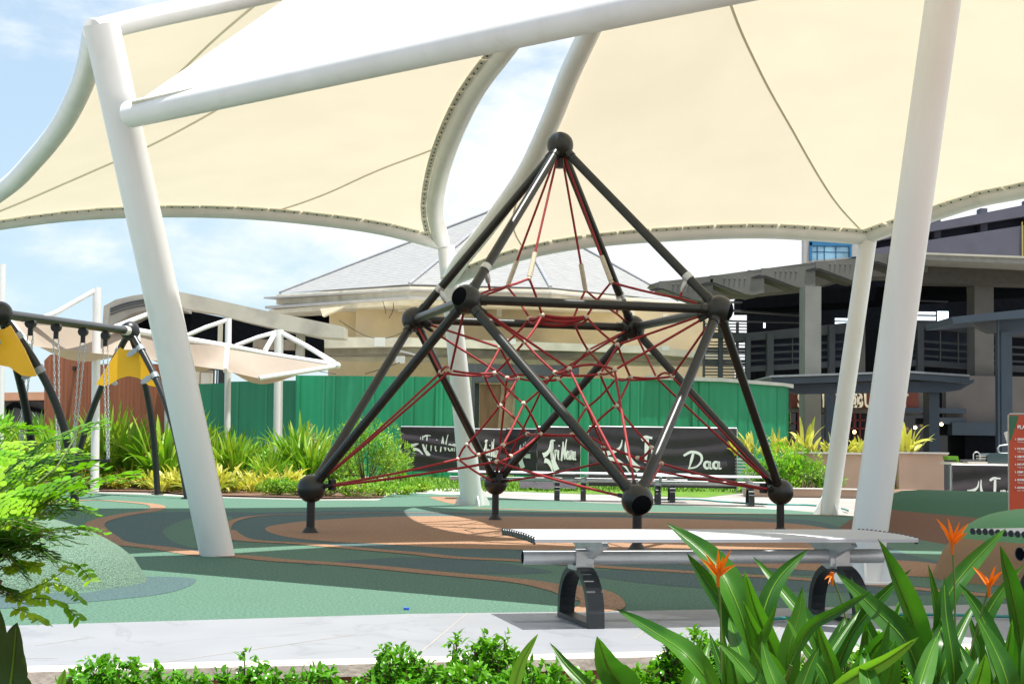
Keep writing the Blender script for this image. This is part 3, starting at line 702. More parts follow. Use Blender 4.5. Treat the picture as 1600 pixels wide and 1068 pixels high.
# --- green construction fence: corrugated sheets
fence = thing('hoarding_fence', 'tall green corrugated sheet fence behind the banners, across the back of the playground', 'fence', at(780,735,40))
def corr(x0, t0, x1, t1, yb, Y, m=greenf):
    a = at(x0, t0, Y); b = at(x1, t1, Y); n = int((b.x-a.x)/.045); rows = []
    ys = []
    for i in range(n+1):
        f = i/n; x = a.x+(b.x-a.x)*f; ph = (x % .52)/.52; y = Y + (.022 if ph < .05 or .48 < ph < .53 else 0) + .003*math.sin(x*31); ys.append((x, y, a.z+(b.z-a.z)*f))
    mb = MB(); mb.grid([[V((x,y,z)), V((x,y,-.02))] for x, y, z in ys], False); mb.grid([[V((x,y+.03,-.02)), V((x,y+.03,z))] for x, y, z in ys], False)
    mb.grid([[V((x,y+.03,z)), V((x,y,z))] for x, y, z in ys], False)
    return mb.build('sheet_panel', m, fence)
greenf_shaded = mat('green_sheet_shaded', (.006,.15,.075), .5, var=.25, scale=1.2, vscale=(1,1,.25)); corr(300, 600, 355, 598, 740, 40.6, greenf_shaded); corr(352, 596, 463, 594, 740, 40.3, greenf_shaded); corr(462, 586, 735, 589, 740, 40); corr(805, 589, 1010, 592, 740, 40); corr(1008, 590, 1232, 600, 740, 40)  # awning shade on the left panels is put into a darker green
part('cap_rail', mat('fence_cap', (.42,.42,.38), .6), fence, ([(1010,586),(1130,590),(1225,598),(1240,600),(1240,606),(1225,603),(1130,596),(1010,592)], 39.9, .25))
part('fence_post', greenf, fence, (462,586,467,740,39.93,.06), (905,590,909,740,39.93,.06), (680,588,684,740,39.93,.06), (1082,592,1086,740,39.93,.06))
door = thing('shed_doorway', 'brown plywood door in a grey frame between green sheets behind the net', 'door', at(770,735,40.1))
part('door_frame', concs, door, (736,570,741,735,40.0,.3), (741,586,806,597,40.0,.3))
part('door_leaf', woodm, door, (749,600,782,735,40.2,.08))
part('leaning_board', mat('plywood_pale', (.38,.25,.17), .8, var=.2, scale=4), door, ([(784,600),(805,600),(805,735),(771,735)], 40.15, .05))
part('shutter', concs, door, (741,598,748,735,40.25,.1))
# --- pavilion with grey hip roof
pav = thing('pavilion', 'cream pavilion under a broad grey shingle roof behind the green fence', 'building', at(740,720,52))
YB = 52
ev = [at(436,458,60), at(640,444,53), at(860,449,53), at(1060,470,60), at(1000,465,70), at(500,455,70)]
apx = at(790,322,62)
ev2 = [V((p.x,p.y,p.z)) for p in ev]
mb = MB()
for i in range(5):
    a, b = ev2[i], ev2[i+1]; rows = []
    mb.add([a, b, apx], [(0,1,2)])
mb.add([ev2[5], ev2[0], apx], [(0,1,2)]); roof = mb.build('roof', roofm, pav)
hip = MB()
for p in ev2[:4]: hip.tube([p+V((0,0,.02)), apx+V((0,0,.05))], .07, 6)
hip.build('hip_ridge', mat('ridge_cap', (.26,.27,.29), .9), roof)
def fascia(pts, hgt, dep, m, name):
    mb = MB()
    for (x0,y0,Y0), (x1,y1,Y1) in zip(pts, pts[1:]):
        a, b = at(x0,y0,Y0), at(x1,y1,Y1); k = hgt
        d = V((b.x-a.x, b.y-a.y, 0)).normalized(); nn = V((-d.y, d.x, 0))
        mb.add([a, b, b-V((0,0,k)), a-V((0,0,k)), a+nn*dep, b+nn*dep, b+nn*dep-V((0,0,k)), a+nn*dep-V((0,0,k))], [(3,2,1,0),(4,5,6,7),(0,1,5,4),(7,6,2,3),(0,4,7,3),(1,2,6,5)])
    return mb.build(name, m, pav)
fascia([(432,460,59.6),(640,447,52.4),(862,452,52.4),(1070,473,59.6)], .40, 1.0, creamt, 'fascia')
fascia([(412,464,59.3),(640,451,52.2),(862,456,52.2),(1084,478,59.3)], .06, .8, concw, 'gutter_lip')
fascia([(414,478,59.0),(640,463,52.0),(862,467,52.0),(1082,488,59.0)], .10, .6, concw, 'gutter')
fascia([(420,484,59.2),(640,467,52.3),(862,471,52.3),(1076,493,59.2)], .17, 1.5, creamt, 'eave_soffit')
part('wall', cream, pav, (512,468,560,740,57.2,.3), ([(556,470),(700,464),(985,470),(1070,480),(1148,520),(1148,740),(556,740)], 55.5, .4))
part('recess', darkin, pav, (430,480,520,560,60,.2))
part('corbel', creamt, pav, ([(500,482),(540,478),(504,494)],54,.5), (622,472,634,487,54.8,.5), (776,480,784,494,54.8,.3), (982,484,992,500,54.8,.3), (1036,490,1044,506,54.8,.3))
part('canopy_slab', creamt, pav, ([(395,526),(640,527),(1000,540),(1135,552),(1135,562),(1000,551),(640,541),(395,545)], 50.5, 3.5))
part('canopy_gutter', mat('stained_trim', (.33,.30,.24), .85, var=.3, scale=2), pav, ([(400,546),(640,543),(1000,553),(1135,563),(1135,567),(1000,560),(640,552),(400,552)], 51.0, 2.5))
part('lower_beam', creamt, pav, ([(440,556),(640,556),(900,562),(1080,567),(1080,572),(900,569),(640,564),(440,562)], 53, .5))
part('door_canopy', concs, pav, (728,569,905,586,50.3,.6))
wr = MB()
for pts in ([(530,500),(555,516),(580,527),(610,527),(636,515)], [(615,473),(614,485),(608,497)], [(598,470),(601,480),(603,490)], [(470,573),(500,580),(525,584)], [(570,584),(600,575),(625,566)]):
    wr.tube(resample(spline([at(x,y,50.2) for x, y in pts],5), 14), .012, 5)
wr.build('cable', graph_b, pav)
part('floodlight', whited, pav, (585,527,601,541,50.0,.3), (792,529,806,538,50.0,.3), (1034,540,1046,547,49.8,.3), (618,556,632,567,50.2,.3))
part('pipe', concw, pav, ([(612,543),(664,556),(664,559),(612,546)], 50.1,.08))
# --- curved concrete entrance canopy
ent = thing('entrance_canopy', 'grey curved concrete entrance roof with a dark opening, left of the pavilion', 'building', at(340,720,46))
Yc = 47
prof = [(162,492),(163,478),(180,468),(210,461),(245,457),(278,455),(330,466),(400,482),(460,494),(520,505),(537,510)]
low = [(537,527),(500,524),(440,512),(380,499),(330,487),(296,484),(278,480),(245,484),(210,489),(186,495),(172,508)]
part('roof_shell', whited if False else concl, ent, ([(278,455),(330,466),(400,482),(460,494),(537,510),(537,528),(500,526),(440,515),(380,501),(330,488),(290,482),(278,476)], Yc, 1.2))
part('roof_edge', mat('weathered_shell', (.33,.31,.27), .85, var=.2, scale=1.2, bump=.1), ent, ([(160,510),(162,478),(180,468),(210,461),(245,457),(279,455),(279,482),(245,480),(210,488),(185,502),(172,520)], Yc+1, 3))
fl = MB()
for o_ in (4, 8, 13): fl.tube(resample(spline([at(x,y+o_,Yc+.97) for x, y in ((172,478),(200,468),(240,462),(277,460))],5), 14), .03, 6)
fl.build('moulding', concs, ent)
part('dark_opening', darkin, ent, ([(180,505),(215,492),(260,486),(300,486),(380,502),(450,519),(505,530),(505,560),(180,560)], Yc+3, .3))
part('column', concl, ent, (462,515,474,560,Yc+.4,.4), (340,500,346,560,Yc+2,.2), (172,512,185,720,Yc+2,.6), (300,560,306,720,Yc+2,.4))
part('back_wall', mat('entrance_wall', (.3,.24,.18), .85, var=.2), ent, (250,560,330,720,Yc+4,.3), (395,530,460,545,Yc+.2,.6))
# glimpse of things above the fence
bb = thing('rooftop_tank', 'black ventilation pipe and grey drum showing over the green fence', 'equipment', at(340,600,43))
part('pipe', graph_b, bb, (341,570,351,600,43,.4)); part('drum', concl, bb, (314,582,328,600,43.2,.5)); part('frame', graph, bb, (333,577,335,600,43,.05), (316,576,352,578,43.1,.05), (338,560,340,600,43.3,.04))
# --- white cantilever canopies on posts
wc = thing('cantilever_canopy', 'row of white posts with struts holding low cream awnings, left of the pavilion', 'canopy', at(357,710,32))
def post(x0, x1, y0, y1, Y):
    a = at((x0+x1)/2, y0, Y); b = G((x0+x1)/2, y1) if False else V((at((x0+x1)/2-1.5, y1, Y).x, Y, 0)); r = (x1-x0)/2*Y/F
    MB().tube([b, a], r, 20).build('post', white, wc); return a
Yp = [23.5, 25.8, 28.6, 32.5, 30.0]
post(-3,9,413,700,22.6); post(145,158,449,705,25.8); post(259,270,470,700,29); post(352,362,497,705,32.5); post(429,443,515,700,33.5)
for pts, r in (([(150,453,25.8),(90,487,25.2),(40,508,24.8)],.042), ([(264,478,29),(232,490,28.6),(178,511,28)],.042), ([(355,500,32.5),(322,511,32.2),(292,524,32)],.045), ([(434,518,33.5),(402,527,33.2),(368,540,33)],.045), ([(440,520,33.5),(480,541,33),(523,567,32.3)],.055), ([(430,520,33.5),(414,548,33)],.055)):
    MB().tube([at(*p) for p in pts], r, 12).build('strut', white, wc)
MB().tube([at(0,497,24.6), at(110,505,25.4), at(217,518,28.2), at(355,541,32.2), at(420,554,33), at(527,571,32.3)], .068, 14).build('beam', white, wc)
MB().ball(at(527,571,32.3), .075, 12, 8).build('beam_cap', white, wc)
awnm = mat('awning_fabric', (.34,.28,.225), .7, var=.08, scale=1.5, trans=(.2, (1,.9,.75)))
def awn(a, b, c, d, nm=8):
    P = coons(pa([a,b]), pa([d,c]), pa([a,d]), pa([b,c]), 14, 14)
    for i, row in enumerate(P):
        for j, p in enumerate(row): p.z -= .35*math.sin(math.pi*i/13)*math.sin(math.pi*j/13)
    MB().grid(P).build('awning', awnm, wc)
    for e in (P[0], P[-1]): MB().tube([p.copy() for p in e], .05, 8).build('awning_edge', white, wc)
awn((15,500,24.5),(210,520,28),(208,558,26.5),(45,540,23.5))
awn((215,520,28.2),(355,543,32),(352,578,30.5),(215,559,27))
awn((355,545,32.2),(525,572,32.3),(405,591,31),(352,579,30.5))
awn((0,497,24.6),(-80,480,22),(-90,525,20.5),(30,542,23.5))
# --- brown clad walls, low tiled house
bw = thing('clad_wall', 'brown vertical board wall with rounded top behind the swings, left half', 'wall', at(105,700,30), 'brown board walls')
def clad(x0, x1, top, Y, par):
    mb = MB(); n = 0; x = x0
    while x < x1-.01:
        xe = min(x+3.1, x1); f0 = top(x); f1 = top(xe); d = .006 if n % 2 else 0
        ppoly(mb, [(x,f0),(xe,f1),(xe,735),(x,735)], Y+d, .15); x = xe; n += 1
    return mb.build('boards', brownw, par)
clad(69,143, lambda x: 551+ (8-abs(min(x-69,14)-14)*-.0) - (min(x-69,45)/45)*6 + max(0,(9-(x-69)))*.9 - 4, 30, bw)
part('wall_lamp', graph_b, bw, (113,572,117,578,29.9,.1))
bw2 = thing('clad_wall', 'brown vertical board wall behind the right yellow panel of the swings', 'wall', at(200,700,29.5), 'brown board walls')
clad(154,259, lambda x: 566+abs(x-205)*.06, 29.5, bw2)
hs = thing('tiled_house', 'low far house with orange tiled roof and dark gable at the left edge', 'building', at(30,690,60))
part('roof', tilem, hs, ([(-60,614),(70,612),(70,624),(-60,626)], 60, 4)); part('wall', concs, hs, (-60,626,70,665,61,3)); part('low_wall', planterm, hs, (-60,665,75,735,45,.3))
part('gable', darkin, hs, ([(-30,660),(20,628),(68,640),(68,646),(22,636),(-20,664)], 60.8, .15))
# ================================================================== RIGHT SIDE: open concrete building
pk = thing('concrete_building', 'dark open concrete building with saw tooth pergola beams, louvres and shopfront on the right', 'building', at(1380,720,48))
part('roof_beam', concg, pk, ([(1016,444),(1030,440),(1110,431),(1190,420),(1275,409),(1345,402),(1450,405),(1450,432),(1340,432),(1257,452),(1090,468),(1064,464)], 47, 1.2))
for x, y in ((1030,440),(1110,431),(1190,420),(1275,409),(1366,398)):
    f = part('pergola_fin', concg, pk, ([(x,y-1),(x+84,y-5),(x+84,y+26),(x+66,y+30),(x+55,y+28),(x+6,y+10),(x,y+10)], 45.4, 1.5))
    part('fin_shadow_line', graph_b, f, ([(x-16,y+13),(x-4,y+9),(x+6,y+11),(x+52,y+28),(x+44,y+27),(x+4,y+13),(x-10,y+15)], 45.36, .04))  # black strip painting the gap and shadow line below each fin
    mb = MB()
    for k in range(5): mb.ball(at(x+22+k*8, y+4.6, 45.4), .03, 8, 6)
    mb.build('bolt_head', concs, f)
part('eave_slab', mat('eave_concrete', (.24,.235,.21), .85, var=.12), pk, ([(1437,394),(1600,403),(1700,408),(1700,418),(1600,412),(1437,405)], 44, 6))
part('eave_gutter', concl, pk, ([(1440,394),(1600,400),(1700,404),(1700,407),(1600,403),(1440,397)], 43.9, .3))
part('ceiling_beam', mat('brown_grey_concrete', (.06,.055,.045), .9, var=.15), pk, ([(1430,412),(1700,420),(1700,446),(1440,441)], 45.5, 1.0))
part('main_column', mat('column_concrete', (.20,.20,.175), .9, var=.12, scale=1.5, bump=.1), pk, (1258,446,1283,740,43.5,.9))
part('column', concg, pk, (1523,443,1553,592,46.2,.8), (1340,432,1352,600,47,.4))
part('interior_shade_black', darkin, pk, (1168,425,1720,720,54,.3), (1168,700,1720,760,50,.3))
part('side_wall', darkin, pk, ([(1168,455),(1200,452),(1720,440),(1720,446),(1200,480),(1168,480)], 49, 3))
part('soffit_beam', concs, pk, ([(1120,481),(1258,492),(1258,494),(1120,484)],50,.3), ([(1130,470),(1258,473),(1258,475),(1130,472)],50,.3), ([(1430,455),(1560,460),(1560,458),(1430,453)],50,.2), ([(1430,468),(1482,470),(1482,471.5),(1430,469.5)],50,.2), ([(1120,500),(1145,502),(1258,505),(1258,503),(1145,500),(1120,497)],50,.2))
part('parapet_band', concs, pk, ([(1137,523),(1258,511),(1330,503),(1330,519),(1258,526),(1137,534)],47.5,.4), ([(1395,500),(1440,500),(1525,507),(1525,520),(1440,513),(1395,516)],47.5,.4), ([(1550,509),(1700,515),(1700,530),(1550,524)],47.5,.4))
part('sill_band', concs, pk, ([(1168,572),(1258,567),(1330,562),(1330,572),(1258,575),(1168,580)],47.5,.4), ([(1395,562),(1440,562),(1525,568),(1525,576),(1440,571),(1395,571)],47.5,.4), ([(1550,569),(1700,575),(1700,584),(1550,578)],47.5,.4))
part('mullion', concs, pk, (1199,520,1209,592,47.4,.3), (1166,525,1173,592,47.4,.3), (1296,508,1305,592,47.4,.3), (1434,505,1444,592,47.4,.3), (1560,512,1568,592,47.4,.3))
for i in range(4):
    y = 532+i*11.2
    part('louvre', concs, pk, ([(1173,y+7),(1258,y+3),(1330,y-1),(1330,y+2.5),(1258,y+6.5),(1173,y+10.5)],47.7,.15), ([(1395,y-1),(1440,y-1),(1525,y+5),(1525,y+8.5),(1440,y+2.5),(1395,y+2.5)],47.7,.15), ([(1552,y+7),(1700,y+13),(1700,y+16),(1552,y+10)],47.7,.15))
part('louvre_rod', concg, pk, (1238,525,1239.2,572,47.6,.05), (1171,530,1172.2,572,47.6,.05), (1469,515,1470.4,565,47.6,.05), (1497,517,1498.4,567,47.6,.05))
part('louvre_panel', parkd, pk, (1172,528,1258,575,48.2,.05), (1283,515,1330,572,48.2,.05), (1395,510,1525,570,48.2,.05))
# open bay on the left with thin slats against the sky
for i in range(19):
    y = 505+i*4.7
    if 17 < (y-505) < 24: continue
    part('slat', concs, pk, (1101,y,1168,y+1.5+(2.6 if i in (5,8,9,12,13) else 0),47.8,.08))
part('frame', concs, pk, (1099,500,1102,592,47.7,.2), (1123,500,1130,592,47.7,.2), (1151,503,1154.5,592,47.7,.2), (1099,519,1168,528,47.6,.3))
part('daylight_glow_strip', emit('daylight_glow', (.8,.9,1), 1.0), pk, (1305,497,1329,500.5,53.8,.05), (1305,503,1329,507,53.8,.05), (1428,487,1462,491,53.8,.05), (1428,494,1462,500,53.8,.05), (1465,486,1482,502,53.8,.05), (1193,503,1196,512,53.8,.05))  # glowing strips stand in for daylight seen through the building
# upper right parking facade
pf = thing('parking_block', 'purple grey parking block with long dark openings, upper right behind the canopy', 'building', at(1530,600,75))
part('facade', parkm, pf, ([(1330,395),(1380,386),(1600,352),(1720,338),(1720,415),(1330,405)], 70, 4), ([(1330,370),(1450,350),(1600,320),(1720,300),(1720,325),(1600,338),(1450,362),(1330,383)], 70, 4))
part('opening', parkd, pf, ([(1330,380),(1600,334),(1720,318),(1720,345),(1600,358),(1330,398)], 71.2, 2))
part('pillar', parkm, pf, (1460,340,1470,372,70.6,.6), (1532,325,1543,362,70.6,.6), (1603,312,1613,352,70.6,.6))
part('pipe', mat('yellow_pipe', (.5,.4,.1), .6), pf, (1597,346,1598.2,402,69.9,.1))
wb = thing('window_block', 'white wall corner with blue framed sky reflecting window above the pergola', 'building', at(1295,600,62))
part('wall', concw, wb, (1256,366,1266,410,62,.5), ([(1266,407),(1345,400),(1345,411),(1266,414)],62,.5), (1330,370,1352,404,62,.5))
part('window_frame', bluefr, wb, (1265,378,1269,407,61.9,.2), (1265,370,1332,384,61.9,.2), (1328,384,1331,403,61.9,.1))
part('pane', bluegl, wb, (1268,384,1330,407,62.1,.05))
part('mullion', bluefr, wb, (1277,384,1278,407,62.0,.05), (1288,384,1289,407,62,.05), (1306,384,1307,407,62,.05), (1268,393,1330,394,62,.05))
# shopfront
part('shop_wall', mat('beige_grey_wall', (.14,.125,.115), .85, var=.12, scale=1), pk, (1478,588,1725,662,46,.4), (1434,611,1451,638,46,.3), (1231,611,1237,640,46,.3), (1234,638,1440,645,45.9,.3))
part('fascia_board', signr, pk, (1236,609,1435,637.5,45.8,.2))
part('shop_glass', glassd, pk, (1236,645,1560,720,46.6,.1))
part('shop_lintel', bluest, pk, (1410,637,1510,645,45.7,.3), (1488,660,1600,680,45.6,.5), (1455,652,1510,662,45.7,.3))
part('window_bars', redfr, pk, (1247,643,1249,690,46.4,.08), (1255,643,1257,690,46.4,.08), (1240,660,1260,662,46.4,.08), (1328,655,1352,657,46.4,.08), (1334,643,1336,700,46.4,.08), (1343,643,1345,700,46.4,.08), (1328,668,1352,670,46.4,.08))
part('grey_post', bluest, pk, (1291,612,1299,705,44.5,.3), (1452,610,1468,740,41,.6), (1299,612,1304,705,45,.3))
part('shop_corner', darkin, pk, (1508,680,1725,745,45.7,.2))
for x, y in ((1335,674.5),(1430,667.5),(1447,668.5),(1471,662.5)):
    MB().ball(at(x,y,45.5), .055, 10, 8).build('lamp_globe', emit('warm_lamp', (1,.7,.25), 4), pk)
can = thing('steel_canopy', 'slate blue steel canopy over the shopfront, behind both right masts', 'canopy', at(1400,610,40))
part('roof_slab', bluest, can, ([(1205,588),(1330,583),(1420,581),(1515,588),(1515,598),(1420,592),(1330,596),(1205,600)], 40, 3))
part('front_beam', mat('slate_blue_dark', (.03,.05,.08), .5, .1), can, ([(1235,600),(1505,595),(1522,592),(1522,597),(1500,609),(1480,612),(1245,615),(1232,610)], 40.6, .4))
part('roof_edge', mat('pale_steel_edge', (.22,.24,.26), .5), can, ([(1205,586),(1330,582),(1420,579),(1515,585),(1515,588),(1420,582),(1330,585),(1205,589)], 39.9, 3))
can2 = thing('steel_canopy', 'slate blue flat canopy on a square post at the right edge', 'canopy', at(1570,700,38))
part('roof_slab', bluest, can2, ([(1487,495),(1600,483),(1720,470),(1720,482),(1600,496),(1490,505)], 38, 2.5))
part('bracket', concs, can2, ([(1513,500),(1560,496),(1560,520),(1548,520),(1530,512)], 38.6, .3))
part('beam', bluest, can2, ([(1560,500),(1720,488),(1720,512),(1560,522)], 38.7, .3))
part('post', bluest, can2, (1565,518,1582,745,38.5,.5)); part('downpipe', bluest, can2, (1559.5,500,1562,745,38.3,.06))
# letters on the fascia board
def text(s_, px, py, Y, hpx, m, parent, sx_=1., name='lettering', ext=.01, al='LEFT', bold=0., z=None, rot=0., loc=None):
    cu = bpy.data.curves.new(name, 'FONT'); cu.body = s_; k = Y/F; cu.size = hpx*k/.70; cu.extrude = ext; cu.offset = bold; cu.align_x = al
    tmp = bpy.data.objects.new('tmp', cu); COL.objects.link(tmp); bpy.context.view_layer.update()
    dg = bpy.context.evaluated_depsgraph_get(); me = bpy.data.meshes.new_from_object(tmp.evaluated_get(dg)); bpy.data.objects.remove(tmp)
    p = at(px, py, Y) if loc is None else loc
    Mx = Matrix.Translation(p) @ Matrix.Rotation(rot,4,'Z') @ Matrix.Rotation(math.pi/2,4,'X') @ Matrix.Diagonal((sx_,1,1,1))
    me.transform(Mx); me.materials.clear(); me.materials.append(m); o = bpy.data.objects.new(name, me); COL.objects.link(o); o.parent = parent
    if parent.type == 'EMPTY': o.matrix_parent_inverse = Matrix.Translation(-parent.location)
    return o
for ch, x, wd in (('S',1246,.55),('H',1264,.5),('I',1284,.8),('N',1288,.5),('T',1306,.5),('O',1320,.75),('O',1328,.75),('B',1338,.62),('U',1350,.62),('C',1374,.6),('K',1388,.5),('E',1399,.6),('T',1409,.55)):
    text(ch, x, 635.5, 45.66, 21, letterm, pk, wd, 'sign_letter', .03, bold=.012)
# ================================================================== BANNERS AND LETTERING
def stroke(mb, pts, w0, frame, off=-.012):      # brush stroke in a plane: frame = (origin, ux, uz, un)
    o_, ux, uz, un = frame; P = resample(spline([V((x, y, 0)) for x, y in pts], 6), 16); rows = []
    for i, p in enumerate(P):
        t = (P[min(i+1,15)]-P[max(i-1,0)]).normalized(); n_ = V((-t.y, t.x, 0)); k = i/15
        w_ = w0*(.55+.45*math.sin(math.pi*min(1,k*1.1+.15))) if not isinstance(w0, tuple) else w0[0]*(1-k)+w0[1]*k
        a, b = p-n_*w_, p+n_*w_
        rows.append([o_+ux*b.x+uz*b.y+un*off, o_+ux*a.x+uz*a.y+un*off])
    mb.grid(rows, False)
def circ(cx, cy, rx, ry, a0=0, a1=360, n=9): return [(cx+rx*math.cos(R(a0+(a1-a0)*i/n)), cy+ry*math.sin(R(a0+(a1-a0)*i/n))) for i in range(n+1)]
GL = {'T':([[(0,.90),(.2,1.0),(.52,.99)],[(.26,.97),(.24,.5),(.19,0)]],.55), 'r':([[(0,.52),(.02,.3),(.0,0)],[(.01,.3),(.1,.5),(.22,.47)]],.28), 'i':([[(.06,.5),(.03,.2),(.08,0),(.14,.04)],[(.11,.70),(.14,.76)]],.26),
      'N':([[(0,-.05),(.08,.5),(.14,.95)],[(.14,.95),(.22,.4),(.34,.02)],[(.34,.02),(.40,.6),(.52,1.08)]],.55), 'o':([circ(.12,.24,.12,.22)],.3), 'm':([[(0,.46),(0,.2),(-.02,0)],[(0,.25),(.08,.46),(.13,.4),(.12,0)],[(.12,.25),(.21,.46),(.27,.4),(.27,.02)]],.36),
      'a':([circ(.12,.22,.12,.2,60,420),[(.24,.45),(.23,.15),(.28,0),(.36,.06)]],.4), ' ':([],.14), 'D':([[(.18,.9),(.1,.5),(.0,.0)],[(-.25,.75),(.1,1.0),(.5,.85),(.55,.45),(.3,.08),(-.05,.0)]],.68)}
def emblem(mb, x, y, h, fr, w=1.):
    for pts, wd in (([(.60,1.0),(.60,.62),(.74,.28),(.95,.02)],(.015,.10)), ([(.50,.95),(.44,.70),(.24,.56),(0,.50)],(.012,.085)), ([(.10,.34),(.36,.30),(.56,.14),(.70,-.08)],(.085,.012))):
        stroke(mb, [(x+a*h*w, y+b*h) for a, b in pts], (wd[0]*h, wd[1]*h), fr)
def script(mb, s_, x, y, h, fr, w0=.055, sx_=1.):
    for ch in s_:
        g, adv = GL[ch]
        for st in g: stroke(mb, [(x+a*h*sx_, y+b*h) for a, b in st], w0*h, fr)
        x += adv*h*sx_
    return x
def banner(label, p0, p1, zt, zb, art, fold=.02, seed=1, cat='banner', grp='black printed barrier banners'):
    t = thing('barrier_banner', label, cat, V((p0.x, p0.y, 0)), grp); ux = V((p1.x-p0.x, p1.y-p0.y, 0)); L = ux.length; ux.normalize(); un = V((ux.y, -ux.x, 0))
    if un.y > 0: un = -un
    un = -un; rnd = random.Random(seed); ph = [rnd.uniform(0,6) for _ in range(6)]
    rows = []
    for i in range(41):
        u = i/40*L; row = []
        for j in range(25):
            z = zb+(zt-zb)*j/24; d = fold*(math.sin(z*19+ph[0]+2.2*math.sin(u*1.3+ph[1]))*math.sin(math.pi*j/24)*(.3+.7*(1-i/40 if seed % 2 else 1)) )
            row.append(V((p0.x, p0.y, 0))+ux*u+un*d+V((0,0,z)))
        rows.append(row)
    MB().grid([[rows[i][j] for j in range(25)] for i in range(41)]).build('fabric', bannerm, t)
    f = MB()
    for q in (p0, p1): f.tube([V((q.x,q.y,0))+un*.05, V((q.x,q.y,zt-.01))+un*.05], .02, 8)
    f.tube([V((p0.x,p0.y,zt))+un*.04, V((p1.x,p1.y,zt))+un*.04], .018, 8); f.build('frame', galv, t)
    mb = MB(); fr = (V((p0.x, p0.y, zb)), ux, V((0,0,1)), un); art(mb, fr, L); mb.build('printed_logo', inkw, t)
    return t
def bp(px, Y): p = at(px, 700, Y); return V((p.x, p.y, 0))
def zz(py, Y, px=800): return at(px, py, Y).z
def artA(mb, fr, L): emblem(mb, .27, .34, .46, fr); script(mb, 'Tri Noma', .56, .46, .34, fr, .05, .98)
banner('wide wrinkled black banner with white logo and lettering beside the pale slender mast base', bp(625,34), bp(735,33.5), zz(669,34), zz(738,34), artA, .03, 1)
def artB(mb, fr, L): emblem(mb, .22, .22, .5, fr, .6); script(mb, 'Tri Noma', .36, .36, .40, fr, .05, .35)
banner('narrow angled black banner right of the pale slender mast', bp(737,33.2), bp(791,33.8), zz(671,33.5), zz(742,33.5), artB, .015, 2)
def artC(mb, fr, L): emblem(mb, .30, .16, .52, fr, .45); script(mb, 'Noma', .50, .38, .34, fr, .05, .42)
banner('narrow angled black banner second from the green gap, its lettering squeezed', bp(791,33.8), bp(839,33.2), zz(670,33.5), zz(742,33.5), artC, .015, 4)
def artD(mb, fr, L): emblem(mb, .12, .14, .66, fr, .5); script(mb, 'Tri Noma', .28, .38, .42, fr, .05, .50)
banner('black banner with tall white lettering just left of the green gap', bp(840,33.2), bp(907,33.4), zz(666,33.2), zz(744,33.2), artD, .01, 6)
def artE(mb, fr, L):
    emblem(mb, .30, .34, .66, fr, 1.2); script(mb, 'T', 1.10, .50, .52, fr, .085, .8); script(mb, 'r', 1.32, .56, .42, fr, .07, 1.2); script(mb, 'Daa', 2.08, .40, .34, fr, .085, 1.35)
banner('largest black banner, right of the green gap behind the front foot of the pyramid', bp(920,31.6), bp(1151,31.2), zz(667,31.4,1000), .06, artE, .012, 8)
mb = MB(); rnd = random.Random(5)
for i in range(9):
    c = G(rnd.uniform(800,905), rnd.uniform(752,758)); d = V((rnd.uniform(.3,1), rnd.uniform(-.2,.2), 0)); mb.tube([c-d*.6+V((0,0,.05)), c+V((0,0,rnd.uniform(.04,.09))), c+d*.6+V((0,0,.05))], .018, 6)
P = []
for i in range(13):
    P.append([at(812+i*7.4, 744+j*1.9+1.5*math.sin(i*1.3+j), 31.2-j*.25) for j in range(5)])
for row in P:
    for j, p in enumerate(row): p.z = max(.02, .16-.035*j+.03*math.sin(p.x*9+j))
mb.grid(P, False); tag(mb.build('folded_banner', bannerm), 'collapsed black banner and frame lying on the lawn under the upright banners', 'banner')
# statue-like pale scrap behind front bench leg is left plain: leaning panel on big banner
t = thing('stacked_chairs', 'pale metal chairs and louvred box stacked right of the largest banner', 'furniture', G(1160,768))
part('slat_box', galv, t, *[(1152, 716+i*5, 1186, 718.5+i*5, 30.5, .3) for i in range(9)]); part('panel', whited, t, ([(1168,722),(1186,722),(1190,770),(1160,770)],30.9,.1))
# banner on table at the right with clutter on it
def artR(mb, fr, L): emblem(mb, .20, .17, .34, fr, .9); script(mb, 'Tri Noma', .50, .20, .33, fr, .055, .85)
Yt = 20.5
banner('black table banner with white lettering behind the long dark green mound', bp(1488,Yt), bp(1640,Yt), zz(727,Yt,1540), .02, artR, .012, 10, 'banner')
tb = thing('counter_table', 'pale counter table behind the black banner at the right edge', 'table', bp(1560,Yt+.5))
part('table_top', concl, tb, (1492,724,1650,727,Yt+.18,.7)); part('leg', galv, tb, (1496,728,1500,790,Yt+.2,.05), (1640,728,1644,790,Yt+.2,.05))
bx = tag(part('storage_box', mat('dark_teal_box', (.03,.06,.07), .6), None, ([(1543,724),(1543,710),(1546,708),(1600,708),(1600,724)], Yt+.3, .35)), 'dark teal box on the counter beside the red rules board', 'box')
fld = thing('file_stack', 'stack of pale folders with arched clip left of the dark teal box', 'folders', at(1525,723,Yt+.3))
part('folder', concw, fld, (1513,721,1543,724,Yt+.25,.25)); part('folder', bluefr if False else concs, fld, (1508,718,1540,720.5,Yt+.3,.25)); part('paper', concw, fld, (1532,711,1543,713,Yt+.35,.2), (1532,715,1543,717,Yt+.35,.2))
MB().tube([at(x,y,Yt+.3) for x, y in ((1521,718),(1521,709),(1524,706),(1528,706),(1531,709),(1531,718))], .008, 8).build('clip', galv, fld)
fr_ = thing('wire_stand', 'curved wire rack with small plant standing behind the dark teal box', 'rack', at(1565,707,Yt+.5))
MB().tube([at(x,y,Yt+.5) for x, y in ((1577,694),(1562,696),(1559,700),(1560,706),(1564,708),(1578,708))], .012, 8).build('wire', galv, fr_)
